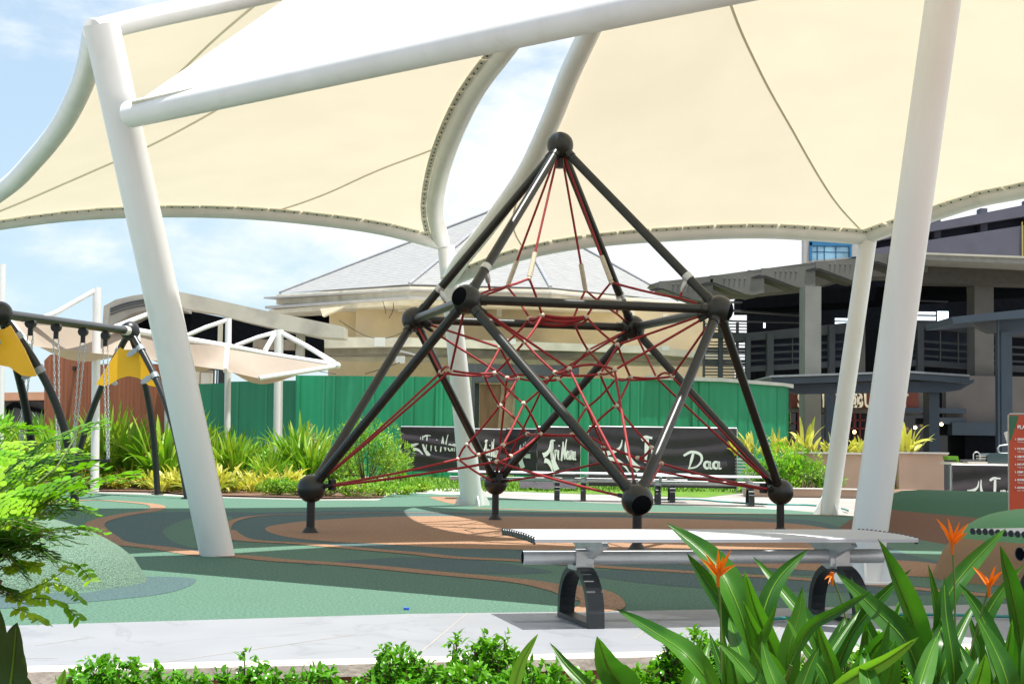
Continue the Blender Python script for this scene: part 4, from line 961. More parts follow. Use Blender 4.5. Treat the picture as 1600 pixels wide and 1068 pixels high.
part('paper', concw, fr_, ([(1569,676),(1578,672),(1578,694),(1574,692)],Yt+.6,.02))
# red rules board
rb = thing('rules_board', 'red board with green corner and white numbered rules at the right edge', 'sign', G(1600,850))
Yr = 14.0; TLr = at(1577,648,Yr); kk = Yr/F
part('board', redsign, rb, ([(1577,648),(1690,647),(1692,830),(1578,830)], Yr, .03))
part('corner_patch', greensign, rb, ([(1577.4,649),(1592,649),(1580,686),(1577.6,688)], Yr-.005, .004))
part('top_edge', concw, rb, ([(1577,647),(1580,645),(1690,644),(1690,647)], Yr+.005, .03), (1576.4,648,1577.3,830,Yr+.005,.03))
part('leg', galv, rb, (1590,830,1595,862,Yr+.02,.04), (1675,830,1680,862,Yr+.02,.04))
text('PLAYGROUND', 1589.5, 669.5, Yr-.012, 5.4, inkw, rb, .95, 'title', .002, bold=.0015)
for i, (a, b) in enumerate((('GROWN-UPS','Children must be with adults'),('BE KIND','Take turns'),('USE EQUIPMENT','with care'),('NO FOOD','Keep area clean'),('KEEP IT DRY','Throw litter away'),('SOMETHING WRONG','Tell the guard'),('ALWAYS WATCH','your children'))):
    y = 687+i*12.1+(3 if i else 0)
    text('%d.' % (i+1), 1585.5, y, Yr-.012, 2.7, inkw, rb, 1, 'number', .001, bold=.001); text(a, 1589.5, y, Yr-.012, 2.9, inkw, rb, 1, 'rule_line', .001, bold=.0015)
    text(b, 1589.5, y+4, Yr-.012, 2.1, inkw, rb, 1, 'rule_line', .001)
# planters
pl = thing('raised_planter', 'long beige rendered planter wall carrying striped plants, right of the pyramid', 'planter', G(1330,768))
part('front_wall', planterm, pl, (1236,709,1405,772,30.5,.25), (1405,709,1481,770,30.2,.25)); part('coping', concw, pl, (1232,706.5,1404,709,30.4,.5), (1404,706,1483,708.5,30.1,.5)); part('end_wall', planterm, pl, ([(1236,709),(1222,712),(1205,772),(1236,772)],30.8,.2))
lp = thing('low_planter', 'low beige kerb planter in front of the long planter wall', 'planter', G(1260,778)); part('front_wall', planterm, lp, (1165,764,1345,776,28.5,.25), (1340,765,1490,776,28.9,.2)); part('coping', concw, lp, (1165,762.5,1345,764,28.4,.4))
bk = thing('grey_bin', 'grey bin with yellow liner at the right end of the long planter', 'bin', G(1487,770)); part('body', concs, bk, (1482,716,1494,768,29.5,.3)); part('liner', lf_hely, bk, ([(1481,712),(1497,712),(1499,722),(1496,718),(1482,718)],29.4,.35))
# hoses, cap, grate
def hose(px, label, r=.014):
    tag(MB().tube(resample(spline([G(*p)+V((0,0,r+.012)) for p in px], 8), 80), r, 8).build('garden_hose', hosem), label, 'hose')
hose([(1000,783),(1080,782),(1130,786),(1200,790),(1260,791),(1310,796),(1325,800)], 'teal hose lying along the far edge of the rubber paving')
hose([(1195,973),(1260,969),(1330,966),(1420,965),(1500,966),(1600,968),(1720,960)], 'teal hose across the shaded marble path behind the heliconias', .0085)
tag(MB().tube([G(635,952)+V((0,0,.001)), G(635,952)+V((0,0,.012))], .016, 20).build('bottle_cap', mat('blue_plastic', (.01,.10,.6), .4)), 'small blue cap lying on the mint green rubber', 'cap')
struct(band([(580,776),(640,775),(760,777),(900,783),(1150,790)], .03, .004, 'drain_joint', graph_b))
# ================================================================== VEGETATION
def blade(mb, base, dirv, L, w_, droop=.3, n=6, fold=.25, curve=None, twist=0., up=V((0,0,1))):
    d = dirv.normalized(); side = d.cross(up); side = side.normalized() if side.length > 1e-3 else V((1,0,0))
    if twist: side = Matrix.Rotation(twist, 3, d) @ side
    nrm = side.cross(d); p = V(base); pts = []; dd = d.copy(); st = L/n
    for i in range(n+1):
        t = i/n; ww = w_*math.sin(math.pi*min(1, (t*.86+.10)))**.8 if i < n else .0
        pts.append((p - side*ww + nrm*fold*ww, p.copy(), p + side*ww + nrm*fold*ww)); dd = (dd + V((0,0,-1))*droop/n*(.3+1.4*t)).normalized(); p = p + dd*st
    vs = [q for tr in pts for q in tr]; fs = []
    for i in range(n):
        a = i*3; fs += [(a,a+1,a+4,a+3),(a+1,a+2,a+5,a+4)]
    mb.add(vs, fs, True)
def diam(mb, c, d, L, w_, nrm):
    s_ = d.cross(nrm).normalized()*w_; a = c; e = c+d*L; m = c+d*L*.45
    mb.add([a, m+s_+nrm*w_*.3, e-nrm*L*.12, m-s_+nrm*w_*.3, m], [(0,4,1),(1,4,2),(2,4,3),(3,4,0)], True)
def rv(r): 
    while True:
        q = V((r.uniform(-1,1), r.uniform(-1,1), r.uniform(-1,1)))
        if .05 < q.length < 1: return q
def strap_plant(h, n, w_, seed, spread=.35, droop=.9, m=lf_strap):
    r = random.Random(seed); mb = MB()
    for i in range(n):
        a = r.uniform(0,6.28); t = r.uniform(.05,1); d = V((math.cos(a)*spread*t, math.sin(a)*spread*t, 1)); b = V((math.cos(a),math.sin(a),0))*r.uniform(0,.14)
        b.z = r.uniform(0,.18)*h
        blade(mb, b, d, h*r.uniform(.55,1.05), w_*r.uniform(.7,1.2), droop*r.uniform(.2,1.3), 7, .3, twist=r.uniform(-.6,.6))
    return mb
def shrub_mesh(rx, ry, h, n, L, seed, up=.3, clumps=14, bottom=0., wr=.32):
    r = random.Random(seed); mb = MB(); cl = []
    for i in range(clumps):
        q = rv(r); q.normalize(); q *= r.uniform(.35,.95); cl.append((V((q.x*rx, q.y*ry, bottom+h*.5+q.z*h*.45)), r.uniform(.22,.42)))
    for i in range(n):
        c, k = r.choice(cl); q = rv(r).normalized(); p = c + V((q.x*rx*k, q.y*ry*k, q.z*h*.5*k*1.1)); p.z = max(p.z, .01)
        d = (q*.8 + rv(r)*.8 + V((0,0,up))).normalized(); nn = (V((0,0,1))+rv(r)*.8); nn = (nn-d*nn.dot(d)).normalized()
        diam(mb, p, d, L*r.uniform(.6,1.25), L*wr*r.uniform(.7,1.1), nn)
    return mb, cl
def twigs(mbs, cl, base, r_=.006, seed=1):
    mb = MB()
    for c, k in cl: mb.tube([base, base.lerp(c,.5)+V((0,0,-.02)), c], [r_*1.6, r_, r_*.5], 5)
    return mb
def instance(proto, p, rz, s_, label=None):
    c = copy_tree(proto) if proto.get('used') else proto; proto['used'] = 1
    if c is not proto and 'used' in c: del c['used']
    c.location = p; c.rotation_euler = (0,0,rz); c.scale = (s_,s_,s_*random.uniform(.92,1.08))
    if label: c['label'] = label
    return c
def whole(mb, name, m, label, cat, group): o = mb.build(name, m); return tag(o, label, cat, group)
rnd = random.Random(21)
def setlab(o, px, what, table):
    for lim, w_ in table:
        if px < lim: o['label'] = what+' '+w_; o['group'] = what+'s '+w_; return
# tall strap leaved plants in the left bed
protos = [whole(strap_plant(1.25, 52+6*i, (.03,.045,.036,.052)[i], 100+i, (.4,.7,.5,.9)[i], (.6,1.1,.8,1.5)[i]), 'strap_leaf_plant', lf_strap, 'tall strap leaved plant with upright yellow green blades in the bed behind the swings', 'plant', 'tall strap leaved plants in the left bed') for i in range(4)]
spots = []
for i in range(46):
    px = -40+ i*9.3 + rnd.uniform(-5,5); spots.append((px, rnd.uniform(742,764)))
for i, (px, py) in enumerate(spots):
    if px > 385: continue
    if 330 < px: sc_ = .75
    elif 145 < px < 300: sc_ = rnd.uniform(.92,1.12)
    else: sc_ = rnd.uniform(.78,1.0)
    p = G(px, py); o = instance(protos[i % 4], V((p.x,p.y,.01)), rnd.uniform(0,6.28), sc_*(p.y/26)**.5); setlab(o, px, 'tall strap plant', ((70,'left of the brown boards behind the feathery shrub'),(148,'in front of the left brown board wall'),(200,'below the left half of the right yellow panel'),(262,'at the right foot of the swing frame'),(330,'hidden behind the thick left mast'),(999,'right beside the thick left mast in front of the dark green sheets')))
protB = [whole(strap_plant(.95, 52, .028, 140+i, .75, 1.0), 'arching_strap_plant', lf_strap, 'arching strap leaved plant in the bed left of the pyramid foot', 'plant', 'arching plants right of the thick left mast') for i in range(3)]
for i in range(26):
    px = rnd.uniform(345,540); py = rnd.uniform(744,768); p = G(px,py); o = instance(protB[i % 3], V((p.x,p.y,.01)), rnd.uniform(0,6.28), rnd.uniform(.75,1.15)*(1.12 if 440 < px < 520 else .9)); setlab(o, px, 'arching strap plant', ((400,'just right of the thick left mast'),(460,'around the rightmost white awning post'),(600,'left of the left pyramid foot')))
protV = [whole(strap_plant(.46, 34, .032, 170+i, 1.5, 1.5, lf_var), 'striped_border_plant', lf_var, 'low yellow striped plant along the front edge of the left bed', 'plant', 'low striped plants edging the left bed') for i in range(3)]
for i in range(40):
    px = 95+ i*9.6 + rnd.uniform(-4,4); py = 763 + rnd.uniform(-3,3) + (5 if px > 240 else 0)
    if px > 470: continue
    p = G(px,py); o = instance(protV[i % 3], V((p.x,p.y,.01)), rnd.uniform(0,6.28), rnd.uniform(.7,1.15)*(.8 if px < 180 else 1)); setlab(o, px, 'low yellow striped border plant', ((180,'beside the swing seats'),(250,'left of the middle swing foot'),(330,'between the swing feet and the thick left mast'),(999,'right of the thick left mast')))
# orange flower spikes in the bed
fm = MB()
for i in range(9):
    p = G(rnd.uniform(350,440), rnd.uniform(752,762)); z = rnd.uniform(.45,.75); c = V((p.x,p.y,z))
    for k in range(5): blade(fm, c, V((rnd.uniform(-1,1),rnd.uniform(-1,1),rnd.uniform(.4,1.5))), .13, .012, .1, 3)
    fm.tube([V((p.x,p.y,0)), c], .006, 5)
tag(fm.build('orange_flower_cluster', lf_orange), 'orange flower spikes rising among the plants right of the thick left mast', 'flowers')
# shrubs in the left bed
def shrub(label, px, py, rx, h, n, L, m, seed, cat='shrub', name='leafy_shrub', grp=None, up=.3, clumps=16, wr=.32, z0=.01, bottom=0.):
    p = G(px, py, 0); t = thing(name, label, cat, V((p.x,p.y,z0)), grp)
    mb, cl = shrub_mesh(rx, rx*.8, h, n, L, seed, up, clumps, bottom, wr)
    mb.build('foliage', m, None); fo = bpy.context.scene.collection.objects[-1]; 
    return t, mb, cl
def shrub(label, px, py, rx, h, n, L, m, seed, cat='shrub', name='leafy_shrub', grp=None, up=.3, clumps=16, wr=.32, z0=.01, bottom=0., tw=True, ry=None):
    p = G(px, py, 0) if not isinstance(px, V) else px; t = thing(name, label, cat, V((p.x,p.y,z0)), grp)
    mb, cl = shrub_mesh(rx, ry or rx*.8, h, n, L, seed, up, clumps, bottom, wr)
    o = mb.build('foliage', m); o.parent = t
    if tw: o = twigs(None, cl, V((0,0,-.02)), max(.005, L*.09)).build('stem', stemb); o.parent = t
    return t
shrub('tall feathery yellow green shrub behind the left pyramid foot', 572, 768, .72, 1.35, 3200, .085, lf_shrub, 31, up=.5, clumps=26, wr=.16)
shrub('feathery shrub reaching right towards the wrinkled banner', 606, 764, .45, .75, 1400, .08, lf_shrub, 32, up=.6, clumps=14, wr=.16, bottom=.1)
shrub('slim shrub with whorled leaves poking above the arching plants', 478, 760, .22, 1.35, 700, .09, lf_pale, 33, up=.8, clumps=9, wr=.2)
shrub('narrow yellow shrub beside the wrinkled banner', 625, 757, .3, .5, 500, .08, lf_shrub, 34, up=.9, clumps=7, wr=.16)
for i, (px, py, rx, h) in enumerate(((430,774,.35,.26),(470,775,.4,.30),(508,776,.4,.3),(548,776,.45,.32),(592,775,.42,.26),(628,772,.35,.2),(655,768,.3,.2))):
    shrub('low clipped cushion of small leaves at the rubber edge of the left bed', px, py, rx, h, 1000, .05, lf_shrub, 50+i, name='cushion_shrub', grp='low cushions at the bed edge', clumps=18)
for i in range(12):
    px = rnd.uniform(380,545); shrub('mid height leafy filler shrub among the arching plants', px, rnd.uniform(750,766), .4, rnd.uniform(.45,.75), 650, .08, lf_shrub, 70+i, name='filler_shrub', grp='filler shrubs of the left bed', clumps=12, up=.7, wr=.2)
for i, (px, py, hh) in enumerate(((64,744,1.5),(178,744,1.35),(292,738,1.5),(246,738,1.6),(168,738,1.5))):
    p = G(px,740); mb = strap_plant(hh*.45, 26, .02, 300+i, 1.3, .3)
    for j, v in enumerate(mb.v): mb.v[j] = (v[0]+p.x, v[1]+p.y, v[2]+hh*.62)
    mb.tube([V((p.x,p.y,0)), V((p.x,p.y,hh*.66))], .02, 6)
    tag(mb.build('spiky_palm', lf_dk), 'dark spiky rosette plant on a thin stem against the brown boards', 'plant', 'dark spiky plants by the brown boards')
# right bed plants
protR = [whole(strap_plant(.62, 13, .045, 400+i, 1.1, 1.2, lf_var), 'striped_planter_plant', lf_var, 'yellow striped upright plant growing in the long beige planter', 'plant', 'striped plants in the long beige planter') for i in range(3)]
for i in range(18):
    px = 1150+i*15.5+rnd.uniform(-4,4)
    if 1395 < px: break
    p = at(px, 709, 31.1); o = instance(protR[i % 3], V((p.x,p.y,p.z-.05)), rnd.uniform(0,6.28), rnd.uniform(.55,1.1)); setlab(o, px, 'striped planter plant', ((1235,'left of the beige planter by the pale shrub'),(1325,'on the planter left of the slender mast'),(1375,'on the planter between the two right masts'),(1999,'on the planter right of the thick right mast')))
for px, h in ((1412,1.0),(1426,.75)):
    p = at(px, 709, 30.5); o = instance(protR[0], V((p.x,p.y,p.z-.03)), rnd.uniform(0,6), h*1.25); o['group'] = 'two largest striped plants'; o['label'] = 'largest striped plant on the planter, right of the thick right mast' 
for i, (px, py, rx, h) in enumerate(((1190,773,.45,.62),(1222,773,.5,.95),(1255,773,.5,.9),(1283,773,.4,.6),(1412,773,.28,.62))):
    shrub('bushy bright green plant in front of the beige planter', px, py, rx, h, 1300, .09, lf_fern if i in (1,4) else lf_shrub, 450+i, name='bushy_plant', grp='bushes in front of the beige planter', up=.7, clumps=16, wr=.2)
shrub('pale round topped shrub beside the green fence end', 1222, 745, .45, 1.0, 1500, .08, lf_pale, 460, name='pale_shrub', bottom=.7, clumps=18)
shrub('thin pale sapling topping the pale round shrub', 1232, 742, .15, 1.1, 260, .07, lf_shrub, 461, name='sapling', bottom=1.2, clumps=5)
for i in range(7):
    p = G(1395+i*11, 773); instance(protV[i % 3], V((p.x,p.y,.02)), rnd.uniform(0,6), .7, 'small striped plant at the foot of the beige planter')
# ------------------------------------------------------------------ foreground bed
SZ = -.34
def front_shrub(px, topy, wpx, Y, n, seed, k=0):
    base = at(px, topy, Y); base = V((base.x, Y, SZ)); top = at(px, topy, Y).z; h = top-SZ; rx = wpx*Y/F
    t = thing('hedge_shrub', 'small glossy leaved shrub of the row along the pale kerb', 'shrub', base, 'small glossy shrubs in the front bed')
    r = random.Random(seed); mb = MB(); st = MB(); nb = 34
    for i in range(nb):
        a = r.uniform(0,6.28); rr = r.uniform(.15,1)**.6; tip = V((math.cos(a)*rr*rx, math.sin(a)*rr*rx*.8, h*(r.uniform(.80,1.03)*(1-.22*rr*rr))))
        b = V((math.cos(a)*.02, math.sin(a)*.02, 0)); mid = b.lerp(tip,.55)+V((0,0,h*.08)); pts = resample(spline([b,mid,tip],5), 8); st.tube(pts, [.004]*4+[.0028]*4, 5)
        for j in range(46):
            f = r.uniform(.35,1)**.7; p = pts[min(7,int(f*7.99))]+rv(r)*rx*.26; d = (rv(r)+V((0,0,.35))+(tip-b)*.4).normalized(); nn = V((0,0,1))+rv(r)*.6; nn = (nn-d*nn.dot(d)).normalized()
            blade(mb, p, d, r.uniform(.022,.038), r.uniform(.006,.0095), .8, 3, .3, up=nn)
    o = mb.build('foliage', lf_ix); o.parent = t; o = st.build('stem', stemb); o.parent = t
    return t
fs = [(150,1022,46,5.45),(195,1030,40,5.4),(105,1052,30,5.3),(262,1046,40,5.3),(330,1042,42,5.4),(395,1026,40,5.5),(430,1044,44,5.35),(500,1046,50,5.4),(560,1052,40,5.3),(622,1004,46,5.6),(650,1024,46,5.5),(690,1030,40,5.35),(740,990,52,5.65),(775,995,44,5.6),(720,1036,56,5.25),(800,1036,44,5.4),(845,1036,46,5.3),(890,1040,46,5.25),(930,1048,36,5.2),(1010,1040,34,5.3),(1080,984,40,5.9),(1120,990,42,5.85),(1060,1000,40,5.8),(1150,1010,44,5.6),(1230,1020,50,5.5),(1310,1000,50,5.8),(1390,990,50,5.9),(1330,1030,60,5.3),(1480,1020,60,5.6),(1560,1010,60,5.8),(300,1058,40,5.2),(980,1060,40,5.1)]
for i, (px, ty, wp, Y) in enumerate(fs):
    o = front_shrub(px, ty, wp, Y, 760, 600+i); setlab(o, px, 'small glossy leaved shrub', ((240,'at the left end of the front bed'),(540,'in the low stretch left of centre'),(700,'in the rounded clump below the blue cap'),(860,'in the tallest clump left of the torn yellow leaf'),(1040,'at the brown wall between the short pointed leaves'),(1999,'behind the heliconias')))
# heliconias
def hel_leaf(parent, pts, wd, m=lf_hel, fold=.35, seed=0, n=16):
    P = resample(spline(pts, 8), n+1); r = random.Random(seed); mb = MB(); rows = []
    tw = r.uniform(-.5,.5)
    for i, p in enumerate(P):
        t = i/n; tg = (P[min(i+1,n)]-P[max(i-1,0)]).normalized(); view = V((r.uniform(-.02,.02)+tw*.6, -1, .35)).normalized(); sd = tg.cross(view).normalized(); nn = sd.cross(tg)
        ww = wd*(min(1,(t*3.0)**.8)*.96+.04)*(1-t**3.2)**.9 if t < 1 else 0
        f = fold*(1-.5*t); wav = .06*math.sin(t*9+seed)*wd
        rows.append([p-sd*ww+nn*(ww*f+wav), p-sd*ww*.5+nn*ww*f*.42, p-nn*wd*.03, p+sd*ww*.5+nn*ww*f*.42, p+sd*ww+nn*(ww*f-wav)])
    mb.grid(rows); o = mb.build('leaf', m); o.parent = parent; o.matrix_parent_inverse = Matrix.Translation(-parent.location)
    r_ = MB().tube(P[:-1], [.0042*(1-i/n*.75) for i in range(n)], 6).build('midrib', lf_hely, o)
    return o
HL = [((1041,816),(1108,870),(1150,940),(1180,1040),30,4.6),((1073,863),(1110,915),(1140,960),(1165,1050),22,4.8),((964,951),(1030,992),(1080,1030),(1140,1110),24,4.3),((933,993),(950,1040),(975,1075),(1000,1130),33,4.0),((859,1003),(885,1038),(920,1075),(960,1120),13,4.2),
 ((1263,857),(1215,905),(1190,965),(1165,1075),21,4.7),((1372,841),(1400,905),(1430,985),(1450,1090),27,4.6),((1306,893),(1365,950),(1420,1010),(1450,1100),26,4.4),((1572,824),(1510,890),(1480,935),(1458,1010),20,4.9),((1563,852),(1580,920),(1595,1000),(1600,1110),27,4.4),
 ((1475,900),(1478,960),(1488,1030),(1495,1120),17,4.3),((1424,888),(1370,940),(1325,1000),(1290,1090),16,4.8),((1254,915),(1247,965),(1232,1020),(1225,1110),24,4.4),((1363,922),(1310,955),(1262,985),(1225,1060),13,4.2),((1163,890),(1180,950),(1205,1010),(1235,1090),19,4.5),
 ((1436,994),(1385,1030),(1330,1060),(1270,1100),17,4.0),((1498,910),(1535,965),(1565,1040),(1590,1120),22,4.5),((1526,936),(1500,985),(1475,1040),(1460,1110),14,4.6),((1345,950),(1310,1000),(1280,1050),(1262,1110),12,4.6),((1523,957),(1552,1010),(1572,1060),(1585,1130),22,4.1),
 ((1227,961),(1255,1010),(1285,1050),(1310,1110),13,4.2),((1176,868),(1230,930),(1270,985),(1300,1080),16,5.1),((1440,935),(1405,975),(1360,1020),(1330,1100),20,4.9),((1322,960),(1300,1010),(1275,1060),(1260,1120),20,4.9),((1600,880),(1560,930),(1530,990),(1515,1090),16,5.0),
 ((1640,870),(1625,960),(1610,1040),(1600,1120),26,4.2),((1190,1000),(1200,1040),(1215,1080),(1225,1130),20,4.0),((1120,1000),(1160,1040),(1190,1080),(1210,1130),18,4.1),((1400,1000),(1395,1040),(1385,1090),(1380,1130),22,4.1),((1540,1020),(1530,1060),(1515,1100),(1505,1140),24,4.0),
 ((1465,990),(1450,1030),(1435,1080),(1430,1130),20,4.0),((1350,1010),(1355,1050),(1365,1090),(1370,1140),20,3.9),((1280,1010),(1262,1050),(1250,1090),(1245,1140),18,4.0),((1160,960),(1150,1010),(1150,1060),(1155,1120),20,4.8),((1100,1040),(1110,1070),(1125,1100),(1135,1140),14,4.0),((1495,1000),(1515,1050),(1535,1090),(1550,1140),20,4.2),((1585,990),(1575,1040),(1560,1090),(1555,1140),22,4.4),
 ((1330,900),(1345,960),(1372,1020),(1395,1100),15,5.1),((1450,880),(1462,940),(1470,1000),(1475,1090),14,5.1)]
_r = random.Random(5)
for i in range(46):
    x = _r.uniform(1090,1640); y = _r.uniform(935,1040); dx = _r.uniform(-70,70); HL.append(((x,y),(x+dx*.25,y+35),(x+dx*.6,y+80),(x+dx,1130),_r.uniform(11,19),_r.uniform(4.1,5.2)))
bases = {0:(1150,4.7),1:(1240,4.6),2:(1340,4.7),3:(1450,4.7),4:(1560,4.6),5:(1000,4.4)}
desc = ['heliconia plant nearest the middle, its leaf tip crossing the bench front edge','heliconia plant under the bench, left of the shaded bench leg','heliconia plant in front of the right bench leg','heliconia plant with the tallest central blade right of the right mast base','heliconia plant at the bottom right corner','short low heliconia at the bottom centre, right of the glossy shrubs']
roots = {}
for k, (bx_, by_) in bases.items():
    p = at(bx_, 1100, by_); roots[k] = thing('heliconia_plant', desc[k], 'plant', V((p.x, by_, SZ)), 'heliconias in the front bed')
for i, (a, b, c, d, wd, Y) in enumerate(HL):
    k = min(range(6), key=lambda q: abs(bases[q][0]-d[0])); bx_, by_ = bases[k]
    r = random.Random(900+i); dy = r.uniform(-.22,.22)
    pb = V((at(bx_,1100,by_).x+r.uniform(-.07,.07), by_+r.uniform(-.1,.1), SZ))
    pts = [at(*d, Y+.02), at(*c, Y), at(*b, Y+dy*.5), at(*a, Y+dy)]
    o = hel_leaf(roots[k], pts, wd*Y/F*.80, lf_hely if i in (15,) else lf_hel, .75, i)
    st = MB().tube(resample(spline([pb, pb.lerp(pts[0],.6)+V((0,0,.02)), pts[0], pts[0].lerp(pts[1],.3)],6), 12), [.009]*6+[.006]*6, 8).build('stalk', stemm); st.parent = roots[k]; st.matrix_parent_inverse = Matrix.Translation(-roots[k].location)
def flower(cx_, cy_, petals, stem, k, Y):
    mb = MB(); c = at(cx_, cy_, Y)
    for (x, y), wd in petals:
        tip = at(x, y, Y+random.uniform(-.04,.04)); P = resample(spline([c, c.lerp(tip,.5)+V((0,0,.006)), tip],6), 9); rows = []
        for i, p in enumerate(P):
            t = i/8; tg = (P[min(i+1,8)]-P[max(i-1,0)]).normalized(); sd = tg.cross(V((0,-1,.1))).normalized(); nn = sd.cross(tg); ww = wd*.72*(math.sin(math.pi*min(1,t*.8+.2)))*(1 if t < 1 else .1)
            rows.append([p-sd*ww+nn*ww*.7, p, p+sd*ww+nn*ww*.7])
        mb.grid(rows)
    mb.tube([c-V((0,0,.03)), c+V((0,0,.012))], [.004,.007], 8)
    f = mb.build('flower', lf_orange); f.parent = roots[k]; f.matrix_parent_inverse = Matrix.Translation(-roots[k].location)
    s_ = MB().tube(resample(spline([at(*q, Y+.02) for q in stem]+[c],6), 12), .0032, 6).build('flower_stem', stemm, f)
flower(1488,850,[((1462,808),.008),((1481,808),.008),((1500,814),.007),((1514,816),.009),((1512,832),.010),((1470,822),.007),((1495,836),.008)],[(1493,1040),(1492,930)],3,4.5)
flower(1122,900,[((1093,871),.009),((1100,862),.007),((1122,857),.008),((1144,856),.008),((1150,882),.009),((1130,868),.006)],[(1127,1050),(1126,960)],0,4.4)
flower(1545,916,[((1519,884),.009),((1556,882),.007),((1569,890),.008),((1536,898),.006),((1560,902),.007)],[(1504,1060),(1530,970)],4,4.4)
flower(1300,899,[((1288,905),.005),((1299,896),.005),((1294,912),.004)],[(1330,1000),(1315,940)],2,4.9)
# torn yellow leaf and broad leaf plants at the bottom
tl = thing('young_leaf_plant', 'single torn yellow green leaf rising at the bottom, left of the short heliconia', 'plant', at(800,1120,4.6))
hel_leaf(tl, [at(795,1110,4.6), at(806,1060,4.6), at(818,1025,4.6), at(841,989,4.6)], .020, lf_hely, .2, 77)
tl2 = thing('young_leaf_plant', 'small pointed yellow green leaf at the bottom left beside the glossy shrubs', 'plant', at(95,1100,4.6))
hel_leaf(tl2, [at(92,1090,4.6), at(98,1060,4.6), at(102,1043,4.6)], .014, lf_hely, .2, 78)
bl = thing('broad_leaf_plant', 'broad dark leaved plant with pale veins in the bottom left corner', 'plant', at(10,1110,3.4))
for i, (a, b, c, wd) in enumerate((((12,1100),(20,1040),(26,972),30),((-20,1100),(-6,1030),(-2,950),26),((45,1110),(30,1060),(22,1010),22))):
    hel_leaf(bl, [at(*a,3.4+i*.1), at(*b,3.4+i*.1), at(*c,3.35+i*.1)], wd*3.4/F, lf_dk, .25, 80+i)
# feathery shrub at the left
ft = thing('feathery_shrub', 'bright green feathery leaved shrub filling the lower left edge', 'shrub', at(-60,1150,3.6))
def frond(a, b, Y, wd, m, mb, st, r, droop=.10, npn=8, ll=.0235):
    p0 = at(*a, Y+r.uniform(-.1,.1)); p1 = at(*b, Y+r.uniform(-.25,.25)); mid = p0.lerp(p1,.55)+V((0,0,droop)); P = resample(spline([p0,mid,p1],8), 24); st.tube(P, [.0035-.0025*i/23 for i in range(24)], 5)
    L = (p1-p0).length
    for i in range(npn*2):
        f = .25+.75*(i//2+.5)/npn; q = P[min(23,int(f*23))]; tg = (P[min(23,int(f*23)+1)]-P[max(0,int(f*23)-1)]).normalized(); sd = tg.cross(V((0,0,1))).normalized()*(1 if i % 2 else -1)
        pl_ = wd*(1.05-.55*f)*r.uniform(.8,1.15); dr = (sd*.8+tg*.55+V((0,0,r.uniform(-.1,.25)))).normalized(); nn = dr.cross(sd.cross(tg)).normalized(); npair = int(pl_/(ll*.62))
        e = q
        for j in range(npair):
            t = (j+.5)/npair; c = q+dr*pl_*t+V((0,0,-.03*t*t)); e = c
            for s_ in (1,-1):
                ld = (nn*s_+dr*.45+rv(r)*.15).normalized(); up_ = (dr.cross(nn)); up_ = up_ if up_.z > 0 else -up_
                up_ = (up_+rv(r)*.25).normalized(); w_ = ll*.36
                sdl = ld.cross(up_).normalized(); L_ = ll*r.uniform(.85,1.15)
                mb.add([c, c+ld*L_*.35+sdl*w_, c+ld*L_*.8+sdl*w_*.8, c+ld*L_, c+ld*L_*.8-sdl*w_*.8, c+ld*L_*.35-sdl*w_], [(0,1,2,3,4,5)])
        st.tube([q, e], .0011, 4)
r = random.Random(44)
FR = [((-60,800),(163,655),3.7,.10,0),((-60,780),(120,700),3.9,.11,0),((-80,740),(60,668),3.8,.11,0),((-40,800),(140,712),3.7,.09,0),((-60,830),(150,722),4.0,.11,0),((-30,860),(214,738),3.6,.11,0),((-60,850),(120,745),3.5,.12,0),((-70,880),(138,792),3.6,.11,0),((-50,860),(85,770),3.4,.12,0),((-60,900),(146,826),3.7,.11,0),((-80,860),(60,742),3.9,.12,0),((-60,900),(100,838),3.5,.10,1),((-70,920),(75,860),3.5,.11,1),((-80,900),(40,808),3.4,.13,1),((-60,930),(90,872),3.7,.09,1),((-90,820),(10,705),3.5,.13,0),((-90,870),(20,770),3.3,.13,0),((-70,780),(50,690),4.1,.12,0),((-90,920),(30,880),3.3,.12,1),((-60,880),(60,822),3.9,.12,1),((-100,960),(20,925),3.4,.1,1),((-90,800),(-10,650),3.9,.12,0),((-30,790),(90,730),4.2,.1,0),((-50,840),(110,780),4.2,.12,0),((-20,880),(60,800),4.3,.12,1)]
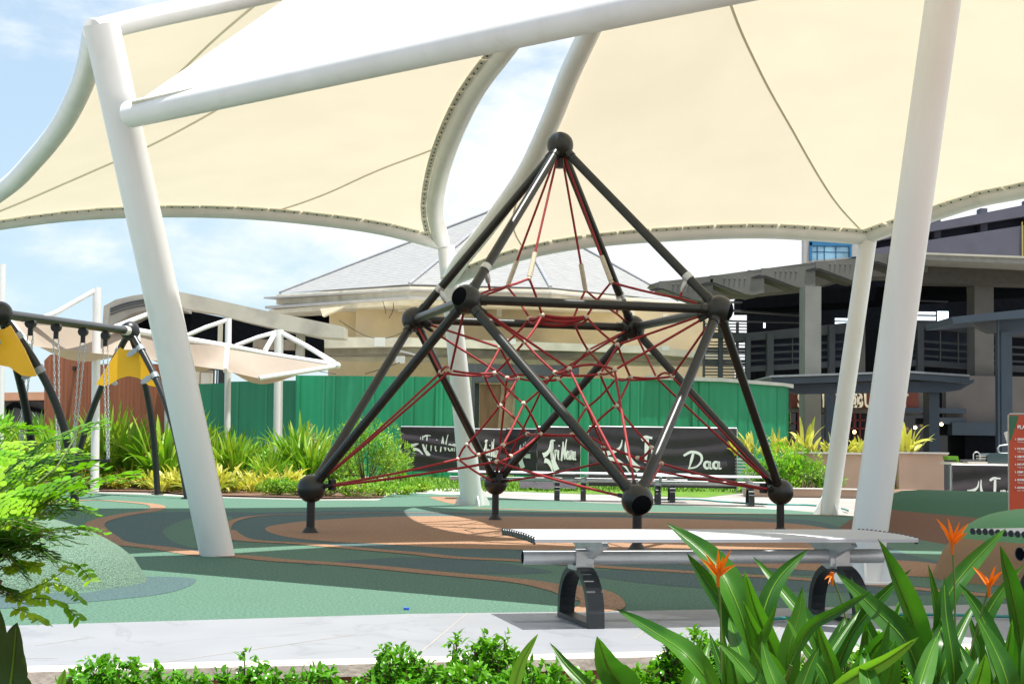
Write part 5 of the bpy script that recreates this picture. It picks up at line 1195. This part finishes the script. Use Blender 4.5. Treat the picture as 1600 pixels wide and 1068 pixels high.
for a, b, Y, wd, dk in FR:
    mb = MB(); st = MB(); frond(a, b, Y, wd, None, mb, st, r, r.uniform(.02,.07), 9)
    o = mb.build('frond', lf_ferndk if dk else lf_fern); o.parent = ft; o.matrix_parent_inverse = Matrix.Translation(-ft.location); st.build('frond_stem', stemm, o)
tk = MB()
for q in ((0,905),(-20,880),(-30,850),(-45,810)): tk.tube(resample(spline([at(-55,1150,3.6), at(-50,1000,3.6), at(*q,3.65)],6),14), [.016-.0006*i for i in range(14)], 8)

o = MB().tube([at(57,755,3.62), at(90,728,3.65), at(117,684,3.7)], .0025, 6).build('shoot', stemm); o.parent = ft; o.matrix_parent_inverse = Matrix.Translation(-ft.location)
o = tk.build('trunk', stemb); o.parent = ft; o.matrix_parent_inverse = Matrix.Translation(-ft.location)
# loose bright leaf sprays below
sp_ = thing('oval_leaf_spray', 'bright oval leaflets on thin stalks hanging over the marble at left', 'plant', at(20,960,3.5))
mb = MB(); st = MB()
for pts in ([(20,930),(60,915),(95,895),(118,880),(142,905)], [(10,940),(50,925),(90,912),(124,935)], [(40,935),(75,935),(100,945),(122,965)], [(15,925),(35,935),(60,940)], [(0,900),(30,880),(60,885)], [(20,950),(40,955),(68,970)]):
    P = resample(spline([at(x,y,3.5+r.uniform(-.06,.06)) for x, y in pts],6), 14); st.tube(P, .0013, 5)
    for i in range(2, 14):
        for s_ in (1,-1):
            tg = (P[min(i+1,13)]-P[i-1]).normalized(); sd = tg.cross(V((0,-.6,1))).normalized()*s_; d = (sd+tg*.5+V((0,0,-.25))+rv(r)*.25).normalized(); nn = V((0,-.7,.7))+rv(r)*.5; nn = (nn-d*nn.dot(d)).normalized()
            blade(mb, P[i], d, r.uniform(.020,.028), .0062, .3, 4, .1, up=nn)
o = mb.build('foliage', lf_fern); o.parent = sp_; o.matrix_parent_inverse = Matrix.Translation(-sp_.location); o = st.build('stem', stemm); o.parent = sp_; o.matrix_parent_inverse = Matrix.Translation(-sp_.location)
for o in bpy.data.objects:
    if 'used' in o: del o['used']
